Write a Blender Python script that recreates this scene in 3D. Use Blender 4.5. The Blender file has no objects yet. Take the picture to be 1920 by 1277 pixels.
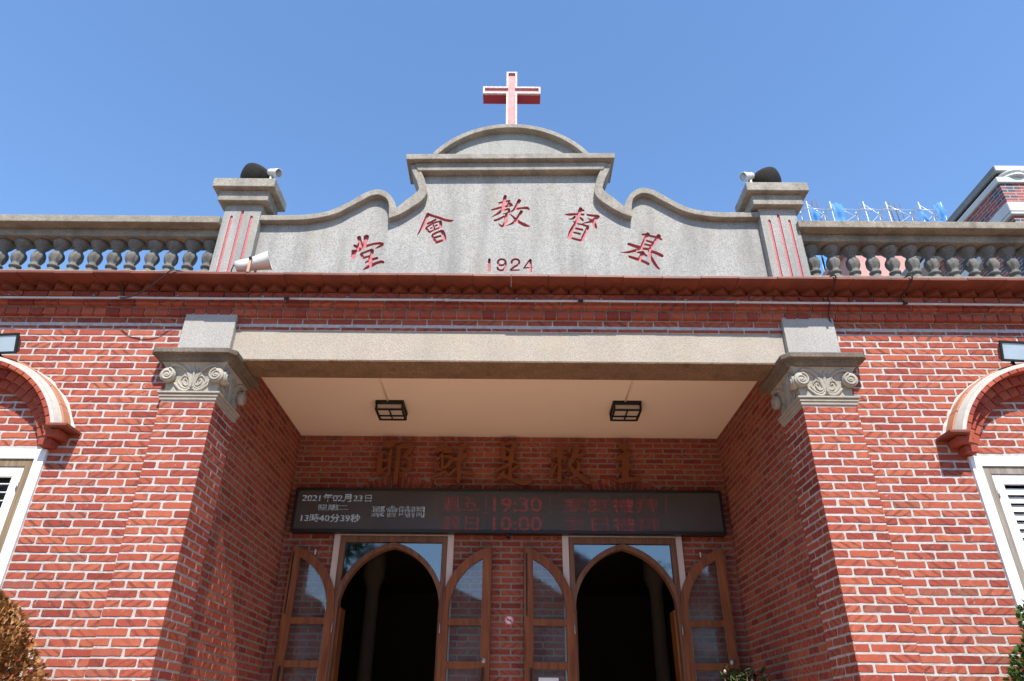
import bpy, math, random
import numpy as np
from mathutils import Vector, Matrix
from mathutils.geometry import delaunay_2d_cdt

R = random.Random(7)
scene = bpy.context.scene
COL = scene.collection
rad = math.radians

# ------------------------------------------------------------------ camera
CAM_LOC = Vector((0.0237, -5.2641, 1.6))
PITCH, ROLL = 0.5109, 0.0077
cam_data = bpy.data.cameras.new('camera')
cam_data.sensor_width = 36.0
cam_data.lens = 24.639
cam_data.clip_start = 0.05
cam_data.clip_end = 2000.0
cam = bpy.data.objects.new('camera', cam_data)
COL.objects.link(cam)
_f = Vector((0, math.cos(PITCH), math.sin(PITCH)))
_r0 = Vector((1, 0, 0)); _u0 = _r0.cross(_f)
CR = math.cos(ROLL) * _r0 + math.sin(ROLL) * _u0
CU = -math.sin(ROLL) * _r0 + math.cos(ROLL) * _u0
CF = _f
cam.matrix_world = Matrix(((CR.x, CU.x, -CF.x, CAM_LOC.x), (CR.y, CU.y, -CF.y, CAM_LOC.y),
                           (CR.z, CU.z, -CF.z, CAM_LOC.z), (0, 0, 0, 1)))
scene.camera = cam

# ------------------------------------------------------------------ sky, sun, exposure
SUN_EL, SUN_AZ = rad(53.0), rad(9.0)          # azimuth: to the right of the facade's normal
SUN_DIR = Vector((math.sin(SUN_AZ) * math.cos(SUN_EL), -math.cos(SUN_AZ) * math.cos(SUN_EL), math.sin(SUN_EL)))
world = bpy.data.worlds.new('World'); scene.world = world
world.use_nodes = True
wn = world.node_tree; wn.nodes.clear()
sky = wn.nodes.new('ShaderNodeTexSky'); sky.sky_type = 'NISHITA'; sky.sun_disc = False
sky.sun_elevation = SUN_EL
sky.sun_rotation = math.atan2(SUN_DIR.x, SUN_DIR.y)
sky.altitude = 0.0; sky.air_density = 1.3; sky.dust_density = 0.0; sky.ozone_density = 8.0
bg = wn.nodes.new('ShaderNodeBackground'); bg.inputs['Strength'].default_value = 0.15
wo = wn.nodes.new('ShaderNodeOutputWorld')
wn.links.new(sky.outputs[0], bg.inputs[0]); wn.links.new(bg.outputs[0], wo.inputs[0])
sun_data = bpy.data.lights.new('sun', 'SUN'); sun_data.energy = 4.7
sun_data.angle = rad(0.53); sun_data.color = (1.0, 0.935, 0.845)
sun = bpy.data.objects.new('sun', sun_data); COL.objects.link(sun)
sun.location = (3, -12, 16)
sun.rotation_euler = (-SUN_DIR).to_track_quat('-Z', 'Y').to_euler()
scene.view_settings.view_transform = 'Standard'
scene.view_settings.look = 'None'
scene.view_settings.gamma = 1.0
scene.view_settings.use_curve_mapping = False
scene.view_settings.exposure = 0.78

# ------------------------------------------------------------------ node helpers
class NT:
    def __init__(self, name):
        self.m = bpy.data.materials.new(name); self.m.use_nodes = True
        self.t = self.m.node_tree; self.t.nodes.clear()
        self.out = self.n('ShaderNodeOutputMaterial')
        self.b = self.n('ShaderNodeBsdfPrincipled')
        self.l(self.b.outputs[0], self.out.inputs[0])
    def n(self, k, **kw):
        x = self.t.nodes.new(k)
        for a, v in kw.items(): setattr(x, a, v)
        return x
    def l(self, a, b): self.t.links.new(a, b)
    def setin(self, node, key, v):
        s = node.inputs[key]
        if hasattr(v, 'is_output') or isinstance(v, bpy.types.NodeSocket): self.l(v, s)
        else:
            if s.type == 'RGBA' and isinstance(v, (tuple, list)) and len(v) == 3: v = (*v, 1)
            s.default_value = v
    def coord(self, scale=(1, 1, 1), attr=None):
        if attr:
            a = self.n('ShaderNodeAttribute', attribute_name=attr); s = a.outputs['Vector']
        else:
            a = self.n('ShaderNodeTexCoord'); s = a.outputs['Object']
        if scale == (1, 1, 1): return s
        mp = self.n('ShaderNodeMapping'); self.l(s, mp.inputs[0]); mp.inputs['Scale'].default_value = scale
        return mp.outputs[0]
    def noise(self, co, scale, detail=3, rough=.55, dist=0):
        x = self.n('ShaderNodeTexNoise'); self.l(co, x.inputs['Vector'])
        x.inputs['Scale'].default_value = scale; x.inputs['Detail'].default_value = detail
        x.inputs['Roughness'].default_value = rough; x.inputs['Distortion'].default_value = dist
        return x.outputs['Fac']
    def voro(self, co, scale, out='Color', feature='F1'):
        x = self.n('ShaderNodeTexVoronoi'); x.feature = feature; self.l(co, x.inputs['Vector'])
        x.inputs['Scale'].default_value = scale
        return x.outputs[out]
    def ramp(self, fac, stops, interp='LINEAR'):
        x = self.n('ShaderNodeValToRGB'); cr = x.color_ramp; cr.interpolation = interp
        while len(cr.elements) < len(stops): cr.elements.new(.5)
        for e, (p, c) in zip(cr.elements, stops):
            e.position = p
            if not isinstance(c, (tuple, list)): c = (c, c, c)
            e.color = (*c, 1) if len(c) == 3 else c
        self.l(fac, x.inputs[0]); return x.outputs[0]
    def math(self, op, a, b=None, c=None, clamp=False):
        x = self.n('ShaderNodeMath', operation=op); x.use_clamp = clamp
        for i, v in enumerate((a, b, c)):
            if v is None: continue
            if isinstance(v, (int, float)): x.inputs[i].default_value = v
            else: self.l(v, x.inputs[i])
        return x.outputs[0]
    def mix(self, fac, a, b, mode='MIX'):
        x = self.n('ShaderNodeMix', data_type='RGBA', blend_type=mode)
        for i, v in ((0, fac), (6, a), (7, b)):
            s = x.inputs[i]
            if isinstance(v, (int, float)) and i == 0: s.default_value = v
            elif isinstance(v, (tuple, list)): s.default_value = (*v, 1) if len(v) == 3 else v
            elif isinstance(v, (int, float)): s.default_value = (v, v, v, 1)
            else: self.l(v, s)
        return x.outputs[2]
    def bump(self, h, strength=.3, dist=.005):
        x = self.n('ShaderNodeBump'); x.inputs['Strength'].default_value = strength
        x.inputs['Distance'].default_value = dist; self.l(h, x.inputs['Height'])
        self.l(x.outputs[0], self.b.inputs['Normal'])
    def fin(self, col=None, rough=.7, metal=0, spec=None):
        if col is not None: self.setin(self.b, 'Base Color', col)
        self.setin(self.b, 'Roughness', rough); self.b.inputs['Metallic'].default_value = metal
        if spec is not None: self.b.inputs['Specular IOR Level'].default_value = spec
        return self.m

M = {}
def mat_brick(name, stripes=1.0):
    k = NT(name); bk = k.n('ShaderNodeAttribute', attribute_name='bk')
    sp = k.n('ShaderNodeSeparateXYZ'); k.l(bk.outputs['Vector'], sp.inputs[0])
    uv = k.n('ShaderNodeAttribute', attribute_name='uvw')
    su = k.n('ShaderNodeSeparateXYZ'); k.l(uv.outputs['Vector'], su.inputs[0])
    r1, r2, r3 = sp.outputs
    base = k.ramp(r1, [(0, (.30, .058, .040)), (.12, (.40, .085, .055)), (.3, (.47, .112, .066)), (.6, (.53, .14, .078)),
                       (.85, (.58, .17, .09)), (.95, (.52, .16, .10)), (1, (.34, .13, .085))])
    co = k.coord()
    n1 = k.noise(co, 14, 4, .6)
    base = k.mix(k.ramp(n1, [(.35, 0), (.7, .45)]), base, (.43, .085, .07))
    # smoke bands: slanting darker bars left by the firing, direction and spacing vary by brick
    d = k.math('SIGN', k.math('SUBTRACT', r2, .45))
    wob = k.math('MULTIPLY', k.math('SUBTRACT', k.noise(co, 30, 2), .5), .03)
    s = k.math('ADD', su.outputs[0], k.math('MULTIPLY', k.math('MULTIPLY', su.outputs[1], d), k.math('MULTIPLY_ADD', r3, .7, 1.0)))
    s = k.math('ADD', s, wob)
    pitch = k.math('MULTIPLY_ADD', r3, 5.0, 8.0)
    f = k.math('FRACT', k.math('ADD', k.math('MULTIPLY', s, pitch), k.math('MULTIPLY', r1, 9.0)))
    tri = k.math('ABSOLUTE', k.math('SUBTRACT', f, .5))
    bar = k.ramp(tri, [(.30, 0), (.37, 1)])
    amt = k.math('MULTIPLY', k.ramp(k.math('FRACT', k.math('MULTIPLY', r2, 7.3)), [(.12, .0), (.35, .75), (1, 1)]), .85 * stripes)
    amt = k.math('MULTIPLY', amt, k.ramp(k.noise(co, 9, 2), [(.3, .35), (.6, 1)]))
    base = k.mix(k.math('MULTIPLY', bar, amt), base, (.19, .062, .045))
    n2 = k.noise(co, 90, 3, .7)
    base = k.mix(k.ramp(n2, [(.3, .22), (.7, 0)]), base, (.2, .05, .04))
    chalk = k.math('MULTIPLY', k.ramp(k.noise(co, 55, 4, .65), [(.62, 0), (.69, 1)]), k.ramp(k.noise(co, 3.1, 2), [(.4, .0), (.7, .85)]))
    base = k.mix(chalk, base, (.62, .5, .46))
    base = k.mix(1.0, base, (.75, .75, .75), 'MULTIPLY')
    k.bump(k.math('ADD', n2, k.math('MULTIPLY', n1, 1.5)), .35, .004)
    M[name] = k.fin(base, k.ramp(n1, [(.3, .8), (.7, .95)]), spec=.1)
mat_brick('brick'); mat_brick('brick_plain', .35)

def mat_concrete(name, c0, c1, c2, streak=.25, grain=150, tint=(.30, .25, .16), tint_amt=.35, dirt=.0):
    k = NT(name); co = k.coord()
    if name not in ('paving', 'ground'): c0, c1, c2, tint = (tuple(q * .75 for q in c) for c in (c0, c1, c2, tint))
    v = k.voro(co, grain); bwv = k.n('ShaderNodeRGBToBW'); k.l(v, bwv.inputs[0])
    sp = k.ramp(bwv.outputs[0], [(.12, c0), (.42, c1), (.72, c1), (.95, c2)])
    fine = k.noise(co, 70, 4, .7)
    sp = k.mix(.55, sp, k.ramp(fine, [(.3, c0), (.5, c1), (.72, c2)]))
    big = k.noise(co, 2.3, 5, .6)
    st = k.noise(k.coord((5, 5, .7)), 1.0, 4, .6)
    g = k.math('MULTIPLY', k.ramp(st, [(.44, 0), (.68, 1)]), streak)
    sp = k.mix(g, sp, tuple(x * .42 for x in c1))
    t = k.math('MULTIPLY', k.ramp(k.noise(k.coord((4, 4, 1.1)), 1.7, 3), [(.56, 0), (.75, 1)]), tint_amt)
    sp = k.mix(t, sp, tint)
    sp = k.mix(k.ramp(big, [(.3, .28), (.65, 0)]), sp, tuple(x * .55 for x in c1))
    if dirt: sp = k.mix(k.math('MULTIPLY', k.ramp(k.noise(co, 6, 4, .65), [(.35, 1), (.65, 0)]), dirt), sp, (.045, .043, .04))
    k.bump(k.math('ADD', bwv.outputs[0], k.math('MULTIPLY', fine, 1.6)), .5, .004)
    M[name] = k.fin(sp, .9, spec=.2)
mat_concrete('gable_stone', (.18, .173, .157), (.51, .497, .46), (.75, .735, .69), .5, 170, (.42, .36, .22), .4)
mat_concrete('coping_stone', (.22, .20, .165), (.51, .465, .39), (.74, .69, .60), .3, 150, (.16, .14, .11), .5, .35)
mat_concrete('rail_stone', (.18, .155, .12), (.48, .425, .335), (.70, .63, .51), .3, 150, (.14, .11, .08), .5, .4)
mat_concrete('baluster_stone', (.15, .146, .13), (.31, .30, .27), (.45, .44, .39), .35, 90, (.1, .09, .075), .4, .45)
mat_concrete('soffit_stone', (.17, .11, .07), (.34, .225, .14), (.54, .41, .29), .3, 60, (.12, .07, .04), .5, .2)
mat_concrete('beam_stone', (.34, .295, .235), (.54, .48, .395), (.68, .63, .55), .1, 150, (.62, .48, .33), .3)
mat_concrete('block_stone', (.28, .265, .24), (.54, .515, .475), (.74, .715, .67), .08, 170, (.5, .44, .34), .2)
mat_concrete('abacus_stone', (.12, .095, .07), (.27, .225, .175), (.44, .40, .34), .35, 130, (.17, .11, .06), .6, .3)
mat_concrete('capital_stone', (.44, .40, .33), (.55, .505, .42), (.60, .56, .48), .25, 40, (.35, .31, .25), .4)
mat_concrete('ground', (.075, .07, .064), (.115, .105, .095), (.16, .145, .13), .1, 30, (.3, .27, .2), .3)
mat_concrete('paving', (.37, .235, .155), (.485, .315, .21), (.56, .38, .26), .12, 60, (.34, .3, .22), .3)
mat_concrete('far_concrete', (.22, .22, .22), (.32, .32, .31), (.38, .38, .37), .2, 10)

def simple(name, col, rough=.6, metal=0, var=.25, scale=12, bump=.0, spec=None, stretch=(1, 1, 1), dark=None, bdist=.003):
    k = NT(name); co = k.coord(stretch); n = k.noise(co, scale, 4, .6)
    dk = dark or tuple(x * .55 for x in col)
    c = k.mix(k.math('MULTIPLY', k.ramp(n, [(.35, 1), (.68, 0)]), var), col, dk)
    if bump: k.bump(k.noise(co, scale * 5, 3, .7), bump, bdist)
    M[name] = k.fin(c, rough, metal, spec)
k = NT('mortar'); co = k.coord()
n = k.noise(co, 25, 4, .65); n2 = k.noise(co, 130, 3, .7)
c = k.ramp(n, [(.25, (.31, .298, .28)), (.5, (.455, .44, .42)), (.75, (.55, .535, .515))])
c = k.mix(k.ramp(k.noise(co, 2.2, 3), [(.4, 0), (.75, .35)]), c, (.38, .335, .275))
k.bump(k.math('ADD', n, n2), .7, .006); M['mortar'] = k.fin(c, .95, spec=.15)
simple('porch_shade_mortar', (.29, .245, .20), .95, 0, .45, 20, .5)  # mortar darkened and warmed to put the porch's shade into its colour
simple('arch_mortar', (.52, .495, .44), .9, 0, .3, 20, .4)
simple('tile', (.215, .055, .027), .5, 0, .75, 5, .25, None, (1, 1, 1), (.11, .026, .016))
simple('tile_light', (.46, .205, .11), .7, 0, .5, 9, .25, None, (1, 1, 1), (.32, .15, .095))
simple('red_paint', (.42, .085, .10), .75, 0, .5, 60, .4, None, (1, 1, 1), (.54, .24, .25))
simple('red_board', (.52, .11, .125), .6, 0, .5, 18, .1, None, (1, 1, 1), (.58, .27, .27))
simple('red_dark', (.40, .03, .04), .6, 0, .3, 10)
simple('white_paint', (.80, .79, .77), .5, 0, .12, 8)
simple('white_board', (.74, .74, .74), .45, 0, .06, 6)
simple('white_plastic', (.62, .61, .585), .4, 0, .12, 9, 0, .4)
simple('white_chipped', (.66, .645, .62), .7, 0, .8, 45, .2, None, (1, 1, 1), (.4, .2, .18))
simple('cream_ceiling', (.88, .765, .645), .8, 0, .10, .9, .05)
simple('cream_frame', (.66, .60, .55), .6, 0, .15, 6)
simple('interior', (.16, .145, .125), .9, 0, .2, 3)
simple('interior_floor', (.09, .06, .045), .4, 0, .3, 4)
simple('interior_pillar', (.42, .39, .34), .7, 0, .1, 3)
simple('black_metal', (.018, .018, .018), .45, .3, .3, 20, .1, .4)
simple('rusty_black', (.016, .015, .014), .8, 0, .5, 30, .3, .15, (1, 1, 1), (.04, .034, .03))
simple('grey_metal', (.42, .42, .43), .35, .85, .3, 25)
simple('conduit', (.56, .55, .54), .45, .2, .35, 9)
simple('cable', (.012, .012, .012), .5, 0, .2, 20)
simple('copper_strap', (.55, .30, .19), .5, .3, .4, 20)
simple('wood_letter', (.21, .062, .016), .5, 0, .4, 6, .1, None, (1, 1, 1), (.16, .045, .012))
simple('board_black', (.010, .010, .011), .4, 0, .2, 12)
simple('sign_white', (.82, .82, .84), .5, 0, .05, 5)
simple('sign_red', (.62, .02, .03), .5, 0, .1, 5)
simple('sign_black', (.01, .01, .01), .5, 0, .1, 5)
simple('paper', (.85, .85, .83), .8, 0, .05, 5)
simple('pink_wall', (.54, .27, .24), .8, 0, .25, 1.2)
simple('far_white', (.58, .58, .57), .7, 0, .35, 2.5, 0, None, (1, 1, .5), (.4, .38, .36))
simple('far_roof', (.30, .11, .07), .8, 0, .4, 2)
simple('far_wall', (.66, .62, .55), .85, 0, .25, 1)
simple('blue_net', (.05, .20, .48), .8, 0, .4, 2.5, 0, None, (1, 1, 1), (.10, .32, .62))
simple('galvanised', (.66, .67, .68), .4, .4, .2, 5)
simple('rebar', (.13, .10, .10), .7, .3, .4, 8)
simple('pot', (.30, .12, .07), .8, 0, .3, 6)
simple('bark', (.13, .085, .055), .9, 0, .5, 14, .5, None, (1, 1, .3))
simple('soil', (.07, .05, .035), .95, 0, .4, 12)

def mat_wood(name, c0, c1, c2, rough=.38):
    k = NT(name); co = k.coord((9, 9, .8))
    n = k.noise(co, 2.2, 5, .62, .6); n2 = k.noise(k.coord((60, 60, 2)), 1.5, 3, .6)
    c = k.ramp(n, [(.28, c0), (.5, c1), (.74, c2)])
    c = k.mix(k.ramp(n2, [(.35, .45), (.65, 0)]), c, tuple(x * .6 for x in c0))
    k.bump(n2, .15, .002)
    M[name] = k.fin(c, k.ramp(n, [(.3, rough + .1), (.7, rough)]), spec=.25)
mat_wood('door_wood', (.135, .04, .015), (.27, .09, .028), (.37, .14, .042))
mat_wood('frame_wood', (.13, .062, .037), (.215, .108, .062), (.28, .15, .088), .5)
mat_wood('window_wood', (.17, .115, .066), (.27, .195, .12), (.36, .27, .175), .65)
mat_wood('window_wood_grey', (.19, .165, .135), (.28, .245, .20), (.36, .32, .265), .7)

def mat_glass(name, tint, refl, rough=.02, base=(.02, .02, .025)):
    k = NT(name)
    tr = k.n('ShaderNodeBsdfTransparent'); tr.inputs[0].default_value = (*tint, 1)
    gl = k.n('ShaderNodeBsdfGlossy'); gl.inputs['Color'].default_value = (.95, .97, 1, 1)
    n = k.noise(k.coord(), 7, 4, .65)
    k.setin(gl, 'Roughness', k.ramp(n, [(.4, rough), (.75, rough + .05)]))
    df = k.n('ShaderNodeBsdfDiffuse'); df.inputs[0].default_value = (.45, .46, .47, 1)
    fr = k.n('ShaderNodeFresnel'); fr.inputs[0].default_value = 1.5
    fac = k.math('ADD', k.math('MULTIPLY', fr.outputs[0], 1.2), refl, clamp=True)
    m1 = k.n('ShaderNodeMixShader'); k.l(fac, m1.inputs[0]); k.l(tr.outputs[0], m1.inputs[1]); k.l(gl.outputs[0], m1.inputs[2])
    m2 = k.n('ShaderNodeMixShader'); k.l(k.ramp(n, [(.45, .015), (.8, .09)]), m2.inputs[0]); k.l(m1.outputs[0], m2.inputs[1]); k.l(df.outputs[0], m2.inputs[2])
    k.l(m2.outputs[0], k.out.inputs[0]); M[name] = k.m
mat_glass('door_glass', (.93, .95, .94), .0)
mat_glass('film_glass', (.10, .11, .12), .10, .03)
simple('lamp_glass', (.34, .42, .50), .12, 0, .3, 9, 0, .8)
simple('diffuser', (.62, .56, .48), .5, 0, .15, 6)
k = NT('lens'); M['lens'] = k.fin((.25, .29, .33), .08, .6)

# LED module face: dark grid of unlit diodes
k = NT('led_face'); co = k.coord((100, 100, 100)); fr_ = k.n('ShaderNodeVectorMath', operation='FRACTION'); k.l(co, fr_.inputs[0])
sx = k.n('ShaderNodeSeparateXYZ'); k.l(fr_.outputs[0], sx.inputs[0])
dx = k.math('ABSOLUTE', k.math('SUBTRACT', sx.outputs[0], .5)); dz = k.math('ABSOLUTE', k.math('SUBTRACT', sx.outputs[2], .5))
dd = k.math('SQRT', k.math('ADD', k.math('MULTIPLY', dx, dx), k.math('MULTIPLY', dz, dz)))
c = k.mix(k.ramp(dd, [(.26, 1), (.34, 0)]), (.045, .041, .037), (.11, .104, .098))
c = k.mix(k.ramp(k.noise(k.coord(), 1.4, 3), [(.4, 0), (.7, .4)]), c, (.10, .10, .105))
M['led_face'] = k.fin(c, .42, spec=.4)
def emis(name, col, s):
    k = NT(name); k.fin((.02, .02, .02), .6); k.setin(k.b, 'Emission Color', col); k.b.inputs['Emission Strength'].default_value = s
    M[name] = k.m
emis('led_white', (.80, .84, .95), .17); emis('led_red', (.85, .10, .10), .115)

def mat_leaf(name, c0, c1, c2, trans=.25):
    k = NT(name); a = k.n('ShaderNodeAttribute', attribute_name='bk')
    s = k.n('ShaderNodeSeparateXYZ'); k.l(a.outputs['Vector'], s.inputs[0])
    c = k.ramp(s.outputs[0], [(0, c0), (.5, c1), (1, c2)])
    k.fin(c, .8, spec=.1)
    tl = k.n('ShaderNodeBsdfTranslucent'); k.l(c, tl.inputs[0])
    mx = k.n('ShaderNodeMixShader'); mx.inputs[0].default_value = trans
    k.l(k.b.outputs[0], mx.inputs[1]); k.l(tl.outputs[0], mx.inputs[2]); k.l(mx.outputs[0], k.out.inputs[0]); M[name] = k.m
mat_leaf('dry_leaf', (.12, .05, .015), (.34, .165, .055), (.60, .35, .16), .15)
mat_leaf('green_leaf', (.03, .06, .014), (.07, .13, .028), (.13, .20, .05))
mat_leaf('dark_leaf', (.014, .03, .009), (.028, .058, .015), (.07, .12, .034), .12)
mat_leaf('petal', (.5, .25, .25), (.6, .35, .33), (.7, .45, .42))

# ------------------------------------------------------------------ brush strokes of the writing, in millimetres
CARVED = {
 'tang': (-1.335, 5.525, 1.23, '-106,184,41 -93,149,34 -76,109,30 -56,70,28|-37,193,53 -36,149,44 -43,102,30 -52,70,25|-141,89,22 -106,66,28 -86,43,25|-100,117,16 -103,82,22 -104,50,19|-151,23,22 -101,27,31 -34,75,27 39,105,24 101,115,25 130,107,24|128,96,25 92,72,22 63,52,6|-136,19,41 -133,-27,44 -127,-50,41|-65,-11,25 -43,-46,25 -29,-61,19|-60,-7,22 -15,16,22 33,40,22|37,32,34 36,-10,31 29,-41,28|-29,-53,22 22,-34,19|28,-37,31 27,-87,31 48,-140,38|-11,-107,16 42,-76,25 93,-56,25|-21,-188,13 16,-159,31 52,-140,34 92,-113,28 138,-99,28 159,-109,19'),
 'hui': (-0.72, 5.821, 1.26, '-83,173,35 -99,115,32 -125,21,32 -169,-86,6|-84,177,29 -43,157,26 23,133,26 86,105,26 135,95,26 170,101,6|-79,58,22 -45,79,22 -2,110,19|-90,5,22 -71,-23,22 -47,-49,19|-86,13,19 -19,67,19 48,92,16|45,84,29 50,47,30 49,15,27|-50,-41,19 -7,-14,16 52,19,19|-34,63,26 -16,22,19 -7,-16,19|-48,1,13 -31,10,13|-2,34,16 14,41,18|-27,-83,19 0,-134,26 25,-173,19|-23,-75,22 20,-46,22 64,-24,19|68,-34,35 86,-73,35 97,-133,32|-1,-108,21 55,-89,21|26,-163,26 77,-141,22 102,-133,19'),
 'jiao': (0.002, 6.04, 1.28, '-56,191,33 -66,128,33 -78,11,31|-116,103,19 -65,119,19 -11,133,19|-186,15,17 -137,33,21 -86,51,21 -47,61,17|-17,110,21 -30,79,21 -51,56,17|-16,104,21 1,84,31 19,66,10|-44,56,14 -2,66,14|-78,25,24 -119,-24,24 -187,-76,5|-61,16,17 -21,28,21 -16,8,24 -29,-32,28|-74,-33,10 -36,-24,14|-36,-28,31 -46,-81,35 -45,-124,31 -69,-172,24 -86,-183,21 -120,-151,5|-157,-117,21 -108,-94,21 -67,-63,17|85,138,38 60,84,28 33,26,24 -2,-10,10|54,30,21 109,40,21 159,43,28 180,23,14|106,0,31 78,-53,26 51,-106,28 13,-150,21 -45,-179,5|-15,-32,7 19,-63,17 54,-106,28 99,-145,31 143,-170,31 188,-185,7'),
 'du': (0.691, 5.883, 1.26, '-4,196,39 -26,133,32 -38,75,29 -60,22,26 -94,-43,32 -115,-100,39 -127,-156,39|11,173,19 23,175,21|-157,122,13 -114,122,26 -49,127,21 21,123,21|-66,96,23 -90,71,19 -129,64,6|-15,84,19 3,63,23 12,47,16|-88,42,6 -69,26,19|56,120,21 100,112,24 159,104,26 165,92,19|151,94,35 113,52,35 77,35,23 5,14,8|56,80,5 97,48,26|106,40,29 120,-1,39 131,-39,27|-47,10,16 4,-2,19 58,-24,26|54,-34,29 33,-79,29 4,-151,32 -10,-191,29|-105,-164,19 -61,-179,23 -17,-191,23|-62,-47,21 0,-63,23|-83,-96,19 -23,-113,21'),
 'ji': (1.237, 5.568, 1.23, '81,207,41 52,160,28 16,79,27 -2,26,27|25,200,18 63,202,21 90,187,21 150,170,23 203,143,21|184,188,41 150,138,32 109,76,28 79,23,30|60,128,19 112,107,21|38,84,19 90,71,21|16,35,23 69,27,25|-117,87,27 -63,65,32 -11,44,35|81,5,28 136,-16,32 191,-50,32|-24,26,25 -68,8,25 -129,-10,21 -196,-13,4|-50,8,21 -41,-18,11|78,9,32 79,-52,28 102,-116,32 131,-176,25 152,-199,14|-30,-13,19 2,-13,25 46,-52,18|13,-9,35 -13,-61,32 -30,-96,32|-120,-60,23 -64,-83,30 -26,-96,28 21,-121,28 54,-144,27'),
 'year': (0.005, 5.396, 1.22, '-199,68,25 -198,-63,25|-45,33,19 -56,60,19 -84,70,19 -110,59,19 -119,32,19 -109,8,19 -86,1,19 -60,10,19 -48,33,19|-45,33,19 -50,-15,19 -65,-46,19 -90,-56,19 -114,-45,19 -122,-25,19|10,27,19 14,56,19 43,72,19 72,64,19 81,37,19 69,9,19 36,-14,19 10,-39,19 2,-56,19|2,-55,14 80,-51,14|183,71,14 147,12,14 121,-32,12|123,-29,13 162,-24,13 199,-23,13|186,68,22 187,-69,22'),
}
WOODEN = {
 'ye': (-1.314, 4.305, 1.04, '-140,226,29 -82,227,96 -26,256,58|-185,134,29 -170,83,62 -170,-18,58 -172,-92,58 -189,-137,29|-181,-144,29 -134,-92,38 -67,-42,24|-57,165,24 -59,84,38 -60,-17,43 -53,-141,34|-140,119,19 -75,94,19|-136,28,22 -79,38,22|38,187,43 37,34,46 33,-91,48 28,-248,53|14,186,34 105,203,53 181,216,62|187,208,53 154,136,58 114,85,38|105,75,24 166,45,53 185,-15,58 170,-75,53 138,-85,38 69,-66,12'),
 'su': (-0.636, 4.299, 1.04, '-205,149,48 -131,206,82 -113,226,29|-113,221,29 -51,165,53|-114,154,43 -51,160,67|-114,149,24 -149,98,26 -181,53,26 -229,27,19|-134,83,34 -76,86,29 -25,74,29|-227,22,24 -196,-18,43 -168,-72,38|-134,83,29 -129,-12,31 -131,-57,34|-22,54,53 -53,-2,48 -103,-47,38 -166,-80,29|-189,32,14 -163,-8,14|-214,-157,34 -160,-132,38 -100,-102,38 -56,-131,34 -19,-106,34 27,-56,29|18,181,19 88,197,77 154,236,29|79,176,58 69,75,62 59,-36,53 68,-135,48 68,-228,29|-45,44,29 41,59,53 116,90,72 156,116,29|86,-95,34 148,-109,43 232,-124,34|68,-228,29 42,-194,29 13,-174,7'),
 'shi': (0.048, 4.316, 1.04, '-136,223,24 -116,128,53 -105,42,53|-112,215,29 -44,246,38 19,244,48|24,237,58 -9,154,58 -23,43,58 -28,-8,53|-112,184,38 -43,149,29|-105,47,43 -43,63,43|-52,22,29 30,13,29|-203,-101,34 -132,-63,34 -42,-18,38|-32,-8,38 -36,-97,38 -36,-181,48|-22,-97,29 35,-57,38 73,-34,34|-108,-93,19 -122,-148,58 -169,-192,38 -225,-222,10|-122,-148,29 -74,-157,29|-136,-167,29 -59,-181,34 17,-210,43 102,-239,53 178,-226,53 228,-199,10'),
 'jiu': (0.714, 4.31, 1.04, '-121,211,67 -124,124,72 -131,33,48 -134,-87,43 -142,-205,53|-255,92,14 -178,98,62 -109,124,48|-101,63,24 -63,69,53|-58,64,29 -89,-7,7|-22,160,50 -15,156,50|-240,2,19 -209,2,29 -224,-48,19|-161,-8,24 -201,-68,34 -226,-122,38 -235,-159,34|-156,-186,24 -184,-157,6|-101,-82,34 -60,-86,24|81,223,67 56,141,67 18,44,53 -17,-16,38 10,-66,53 65,-125,58 129,-174,62 184,-215,53 246,-207,10|34,74,29 97,95,43 166,124,29|66,34,24 88,-16,38 71,-85,38 35,-145,38 -23,-175,29 -88,-151,6'),
 'zhu': (1.363, 4.325, 1.04, '-100,221,17 -40,198,78 4,199,69|-30,157,17 -19,130,17|-142,37,13 -80,61,65 9,93,65 48,121,26|-6,120,69 -25,-11,78 -37,-186,74|-124,-71,13 -81,-84,52 -19,-56,61 40,-38,48|-159,-213,17 -99,-217,56 -13,-199,56 129,-193,48'),
}
# ------------------------------------------------------------------ mesh helpers
def link(o, parent=None):
    COL.objects.link(o)
    if parent is not None:
        o.parent = parent
        o.matrix_parent_inverse = parent_matrix(parent).inverted()
    return o
def parent_matrix(o):
    m = o.matrix_basis.copy()
    if o.parent is not None: m = parent_matrix(o.parent) @ o.matrix_parent_inverse @ m
    return m
def tag(o, label=None, cat=None, group=None, kind=None):
    for k_, v in (('label', label), ('category', cat), ('group', group), ('kind', kind)):
        if v: o[k_] = v
    return o
def empty(name, loc, label=None, cat=None, group=None, parent=None):
    e = bpy.data.objects.new(name, None); e.location = loc; e.empty_display_size = .2
    link(e, parent); return tag(e, label, cat, group)

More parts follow.
